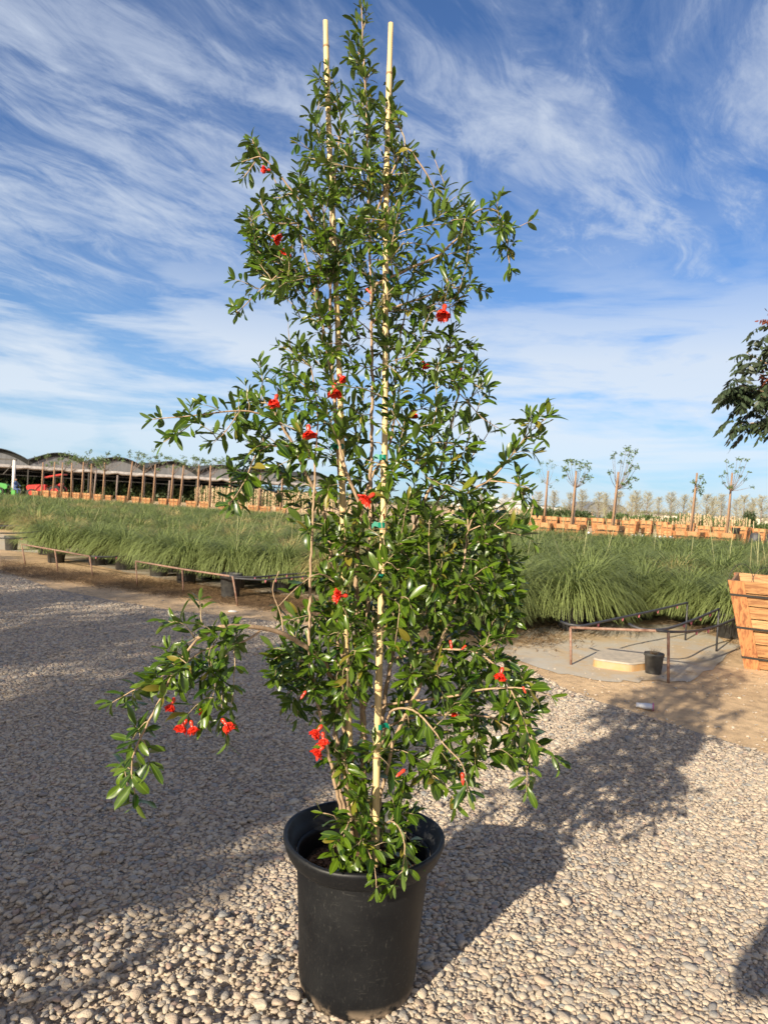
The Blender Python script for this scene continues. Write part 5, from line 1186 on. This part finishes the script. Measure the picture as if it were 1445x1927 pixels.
def head_and_hair(o, c, r, face=-1):
    mb = MB(); bm = bmesh.new(); bmesh.ops.create_icosphere(bm, subdivisions=3, radius=1)
    for v in bm.verts:
        x, y, z = v.co; k = 1-.22*max(0,-z); v.co = Vector((x*.80*k, y*.95*k, z*1.15))
        if y*face > .8 and abs(x) < .18 and -.25 < z < .15: v.co.y += face*.16
        if y*face > .5 and .1 < z < .3 and .2 < abs(x) < .5: v.co.y -= face*.08
        if abs(x) > .75 and abs(z) < .2 and abs(y) < .3: v.co.x *= 1.14
    me = bpy.data.meshes.new('head'); bm.to_mesh(me); me.materials.append(M['skin']); bm.free(); me.polygons.foreach_set('use_smooth',[True]*len(me.polygons)); h = link(bpy.data.objects.new('head', me), o); h.location = c; h.scale = (r,)*3
    bm = bmesh.new(); bmesh.ops.create_icosphere(bm, subdivisions=3, radius=1.06)
    kill = [v for v in bm.verts if v.co.z < .1 and v.co.y*face > -.35 or v.co.z < -.45]
    bmesh.ops.delete(bm, geom=kill, context='VERTS')
    for v in bm.verts: v.co = Vector((v.co.x*.84, v.co.y, v.co.z*1.17))
    me = bpy.data.meshes.new('hair'); bm.to_mesh(me); me.materials.append(M['hair']); bm.free(); h2 = link(bpy.data.objects.new('hair', me), o); h2.location = c; h2.scale = (r,)*3
# seated driver far left: blue shirt
g, z = PZ(31, 899, 66)
J = [((0,0,.75),.17),((0,-.02,1.0),.16),((0,0,1.25),.17),((0,0,1.42),.07),((0,0,1.50),.06),((.12,0,.72),.11),((.16,-.42,.72),.08),((.17,-.45,.32),.055),((-.12,0,.72),.11),((-.16,-.42,.72),.08),((-.17,-.45,.32),.055),((.24,0,1.32),.065),((.28,-.15,1.08),.05),((.2,-.40,1.02),.035),((-.24,0,1.32),.065),((-.28,-.15,1.08),.05),((-.2,-.40,1.02),.035)]
E = [(0,1),(1,2),(2,3),(3,4),(0,5),(5,6),(6,7),(0,8),(8,9),(9,10),(2,11),(11,12),(12,13),(2,14),(14,15),(15,16)]
o, b_ = skin_person('person', (g.x,66,.0), R(70), J, E, 'person in a blue shirt seated beside the green tractor', [simple('blue_shirt',(.05,.09,.22),.8)], 4); head_and_hair(o, (0,-.01,1.62), .105)
mb = MB(); mb.box((0,.02,.30),(.5,.45,.6)); mb.box((0,.2,.72),(.5,.08,.24)); o2 = mb.build('crate_seat', GRN); o2.location=(g.x,66,0); o2.rotation_euler=(0,0,R(70)); tag(o2, 'low green seat under the person in the blue shirt', 'seat')
# far buildings at the right
def gable(x0,x1,yt,Y,lab,mcol,mroof,kind='arch'):
    g0,z = PZ(x0,yt,Y); g1,_ = PZ(x1,yt,Y); W = g1.x-g0.x; o = empty('greenhouse' if kind=='arch' else 'warehouse',g0); tag(o,lab,'greenhouse' if kind=='arch' else 'building'); K=12
    prof=[(W*j/K, z*.55+z*.45*math.sin(math.pi*j/K)**.7) for j in range(K+1)] if kind=='arch' else [(0,z*.85),(W*.5,z),(W,z*.85)]
    mb=MB(); poly_extrude(mb,[(0,0)]+prof+[(W,0)],0,14); mb.build('wall',mcol,o)
    mb=MB(); n=len(prof); vs=[Vector((x,y,q+.12)) for y in(-.3,14.3) for x,q in prof]; mb.add(vs,[(j,j+1,n+j+1,n+j) for j in range(n-1)]); mb.build('roof',mroof,o)
    for k in range(3):
        mb=MB(); mb.box((W*(.2+.3*k),-.05,z*.22),(W*.14,.06,z*.4)); mb.build('door' if k==1 else 'vent_panel',M['dksteel'],o)
PW = simple('pale_film',(.62,.64,.66),.5,.2,1); PG = simple('grey_roof',(.16,.17,.19),.6,.3,1); PC = simple('cream_wall',(.72,.66,.55),.7,.15,1)
gable(860,908,938,150,'pale arched greenhouse far behind the blue pickup',PW,PW); gable(908,950,937,152,'second pale arched greenhouse behind the blue pickup',PW,PW); gable(950,990,936,154,'third pale arched greenhouse behind the blue pickup',PW,PW)
gable(925,1055,946,135,'low building with a dark grey roof right of the arched greenhouses',PW,PG,'w')
gable(1104,1150,944,130,'dark netted greenhouse left of the pale tree line',PG,PG); gable(1148,1180,951,130,'smaller dark netted greenhouse beside the taller one',PG,PG)
gable(1225,1300,968,160,'long cream shed low on the horizon at the right',PC,PC,'w'); gable(1385,1500,972,150,'cream shed on the horizon at the right edge',PC,PW,'w')
# distant tree line closing the horizon
hedge(-300,700,893,925,210,'dark distant tree line on the left horizon',M['hedgeleaf'],5000,8,1.2,21)
hedge(700,1600,936,983,260,'dark distant tree line on the right horizon',M['hedgeleaf'],6000,8,1.2,22)

# ---------------------------------------------------------------- trees and photographer behind the camera (their shadows fall into view)
def shade_tree(p, q, H, cz0, rx, lab, seed, n=15000, ls=.12):
    r = random.Random(seed); x, y = PQ(p, q); o = empty('shade_tree', (x,y,0)); tag(o, lab, 'tree'); tk = MB(); cr = MB(); cc_ = Vector((0,0,(H+cz0)/2)); rz_ = (H-cz0)/2
    tk.tube([Vector((0,0,0)),Vector((.05,0,cz0)),Vector((0,.05,H*.85))], [.11,.08,.02], 9); tips = []
    for i in range(34):
        u = r.uniform(-.9,.95); a = r.uniform(0,6.28); k_ = math.sqrt(1-u*u)*r.uniform(.55,1.0); e = cc_+Vector((rx*k_*math.cos(a), rx*k_*math.sin(a), rz_*u)); b_ = Vector((0,0,max(cz0*.8, e.z-1.2))); ps = bez(b_, b_.lerp(e,.5)+Vector((0,0,-.15)), e, 6); tk.tube(ps,[.035-.004*j for j in range(7)],5); tips += ps[2:]
    for i in range(n):
        b_ = r.choice(tips)+Vector((r.gauss(0,.26),r.gauss(0,.26),r.gauss(0,.20))); d = Vector((r.gauss(0,1),r.gauss(0,1),r.gauss(-.2,.7))).normalized()*ls; s_ = Quaternion(d.normalized(),r.uniform(0,6))@d.orthogonal().normalized()*ls*.27
        cr.add([b_,b_+d*.5-s_,b_+d,b_+d*.5+s_],[(0,1,2,3)],0,[(r.random(),1,.5)]*4)
    tk.build('trunk', M['stem'], o, True); cr.build('crown', M['hedgeleaf'], o, attr=True)
for i, (p, q, H, c0, rx) in enumerate(ST := [(-2.95,-4.1,3.5,1.25,.80),(-3.25,-6.2,4.9,1.9,1.15),(-4.3,-8.4,6.9,3.3,1.5),(-6.4,-6.6,5.7,2.2,1.6),(-8.7,-7.4,6.3,2.2,1.6),(-11.2,-7.0,6.1,2.2,1.6),(-13.8,-7.8,6.4,2.6,1.7)]):
    shade_tree(p, q, H, c0, rx, ORD[i]+' leafy shade tree behind the camera counting outward from the drive', 500+i, 9500 if i < 2 else 8000, .17 if i < 2 else .13)
# photographer: left elbow out, phone held up before the face
J = [((0,0,.96),.135),((0,0,1.12),.13),((0,.0,1.32),.15),((0,.01,1.46),.065),((0,.03,1.54),.055),
     ((.10,0,.90),.10),((.11,.02,.50),.07),((.12,-.02,.09),.045),((.13,.13,.04),.04),((-.10,0,.90),.10),((-.12,.02,.50),.07),((-.14,-.02,.09),.045),((-.15,.13,.04),.04),
     ((.19,.0,1.40),.06),((.30,.06,1.16),.048),((.20,.28,1.38),.034),((.17,.34,1.44),.03),((-.19,.0,1.40),.06),((-.31,.06,1.34),.055),((-.10,.28,1.38),.034),((-.04,.34,1.44),.03)]
E = [(0,1),(1,2),(2,3),(3,4),(0,5),(5,6),(6,7),(7,8),(0,9),(9,10),(10,11),(11,12),(2,13),(13,14),(14,15),(15,16),(2,17),(17,18),(18,19),(19,20)]
o, b_ = skin_person('person', (-.27,-.38,0), 0, J, E, 'standing photographer in a dark shirt whose elbow shadow falls at lower right', [simple('dark_shirt',(.06,.06,.08),.8)], 4); head_and_hair(o, (0,.04,1.66), .11, 1)
for s, hx in ((1,.17),(-1,-.04)):
    mb = MB()
    mb.tube([Vector((hx,.33,1.43)),Vector((hx-s*.01,.37,1.49))],[.030,.034],8)
    for k in range(5):
        L = (.07,.08,.075,.06,.05)[k]; b0 = Vector((hx-s*.02+s*(k-2)*.016,.375,1.50)); mb.tube([b0,b0+Vector((-s*.01,.012,L*.5)),b0+Vector((-s*.03,.018,L*.9))],[.009,.0085,.007],6)
    mb.build('hand', M['skin'], o, True)
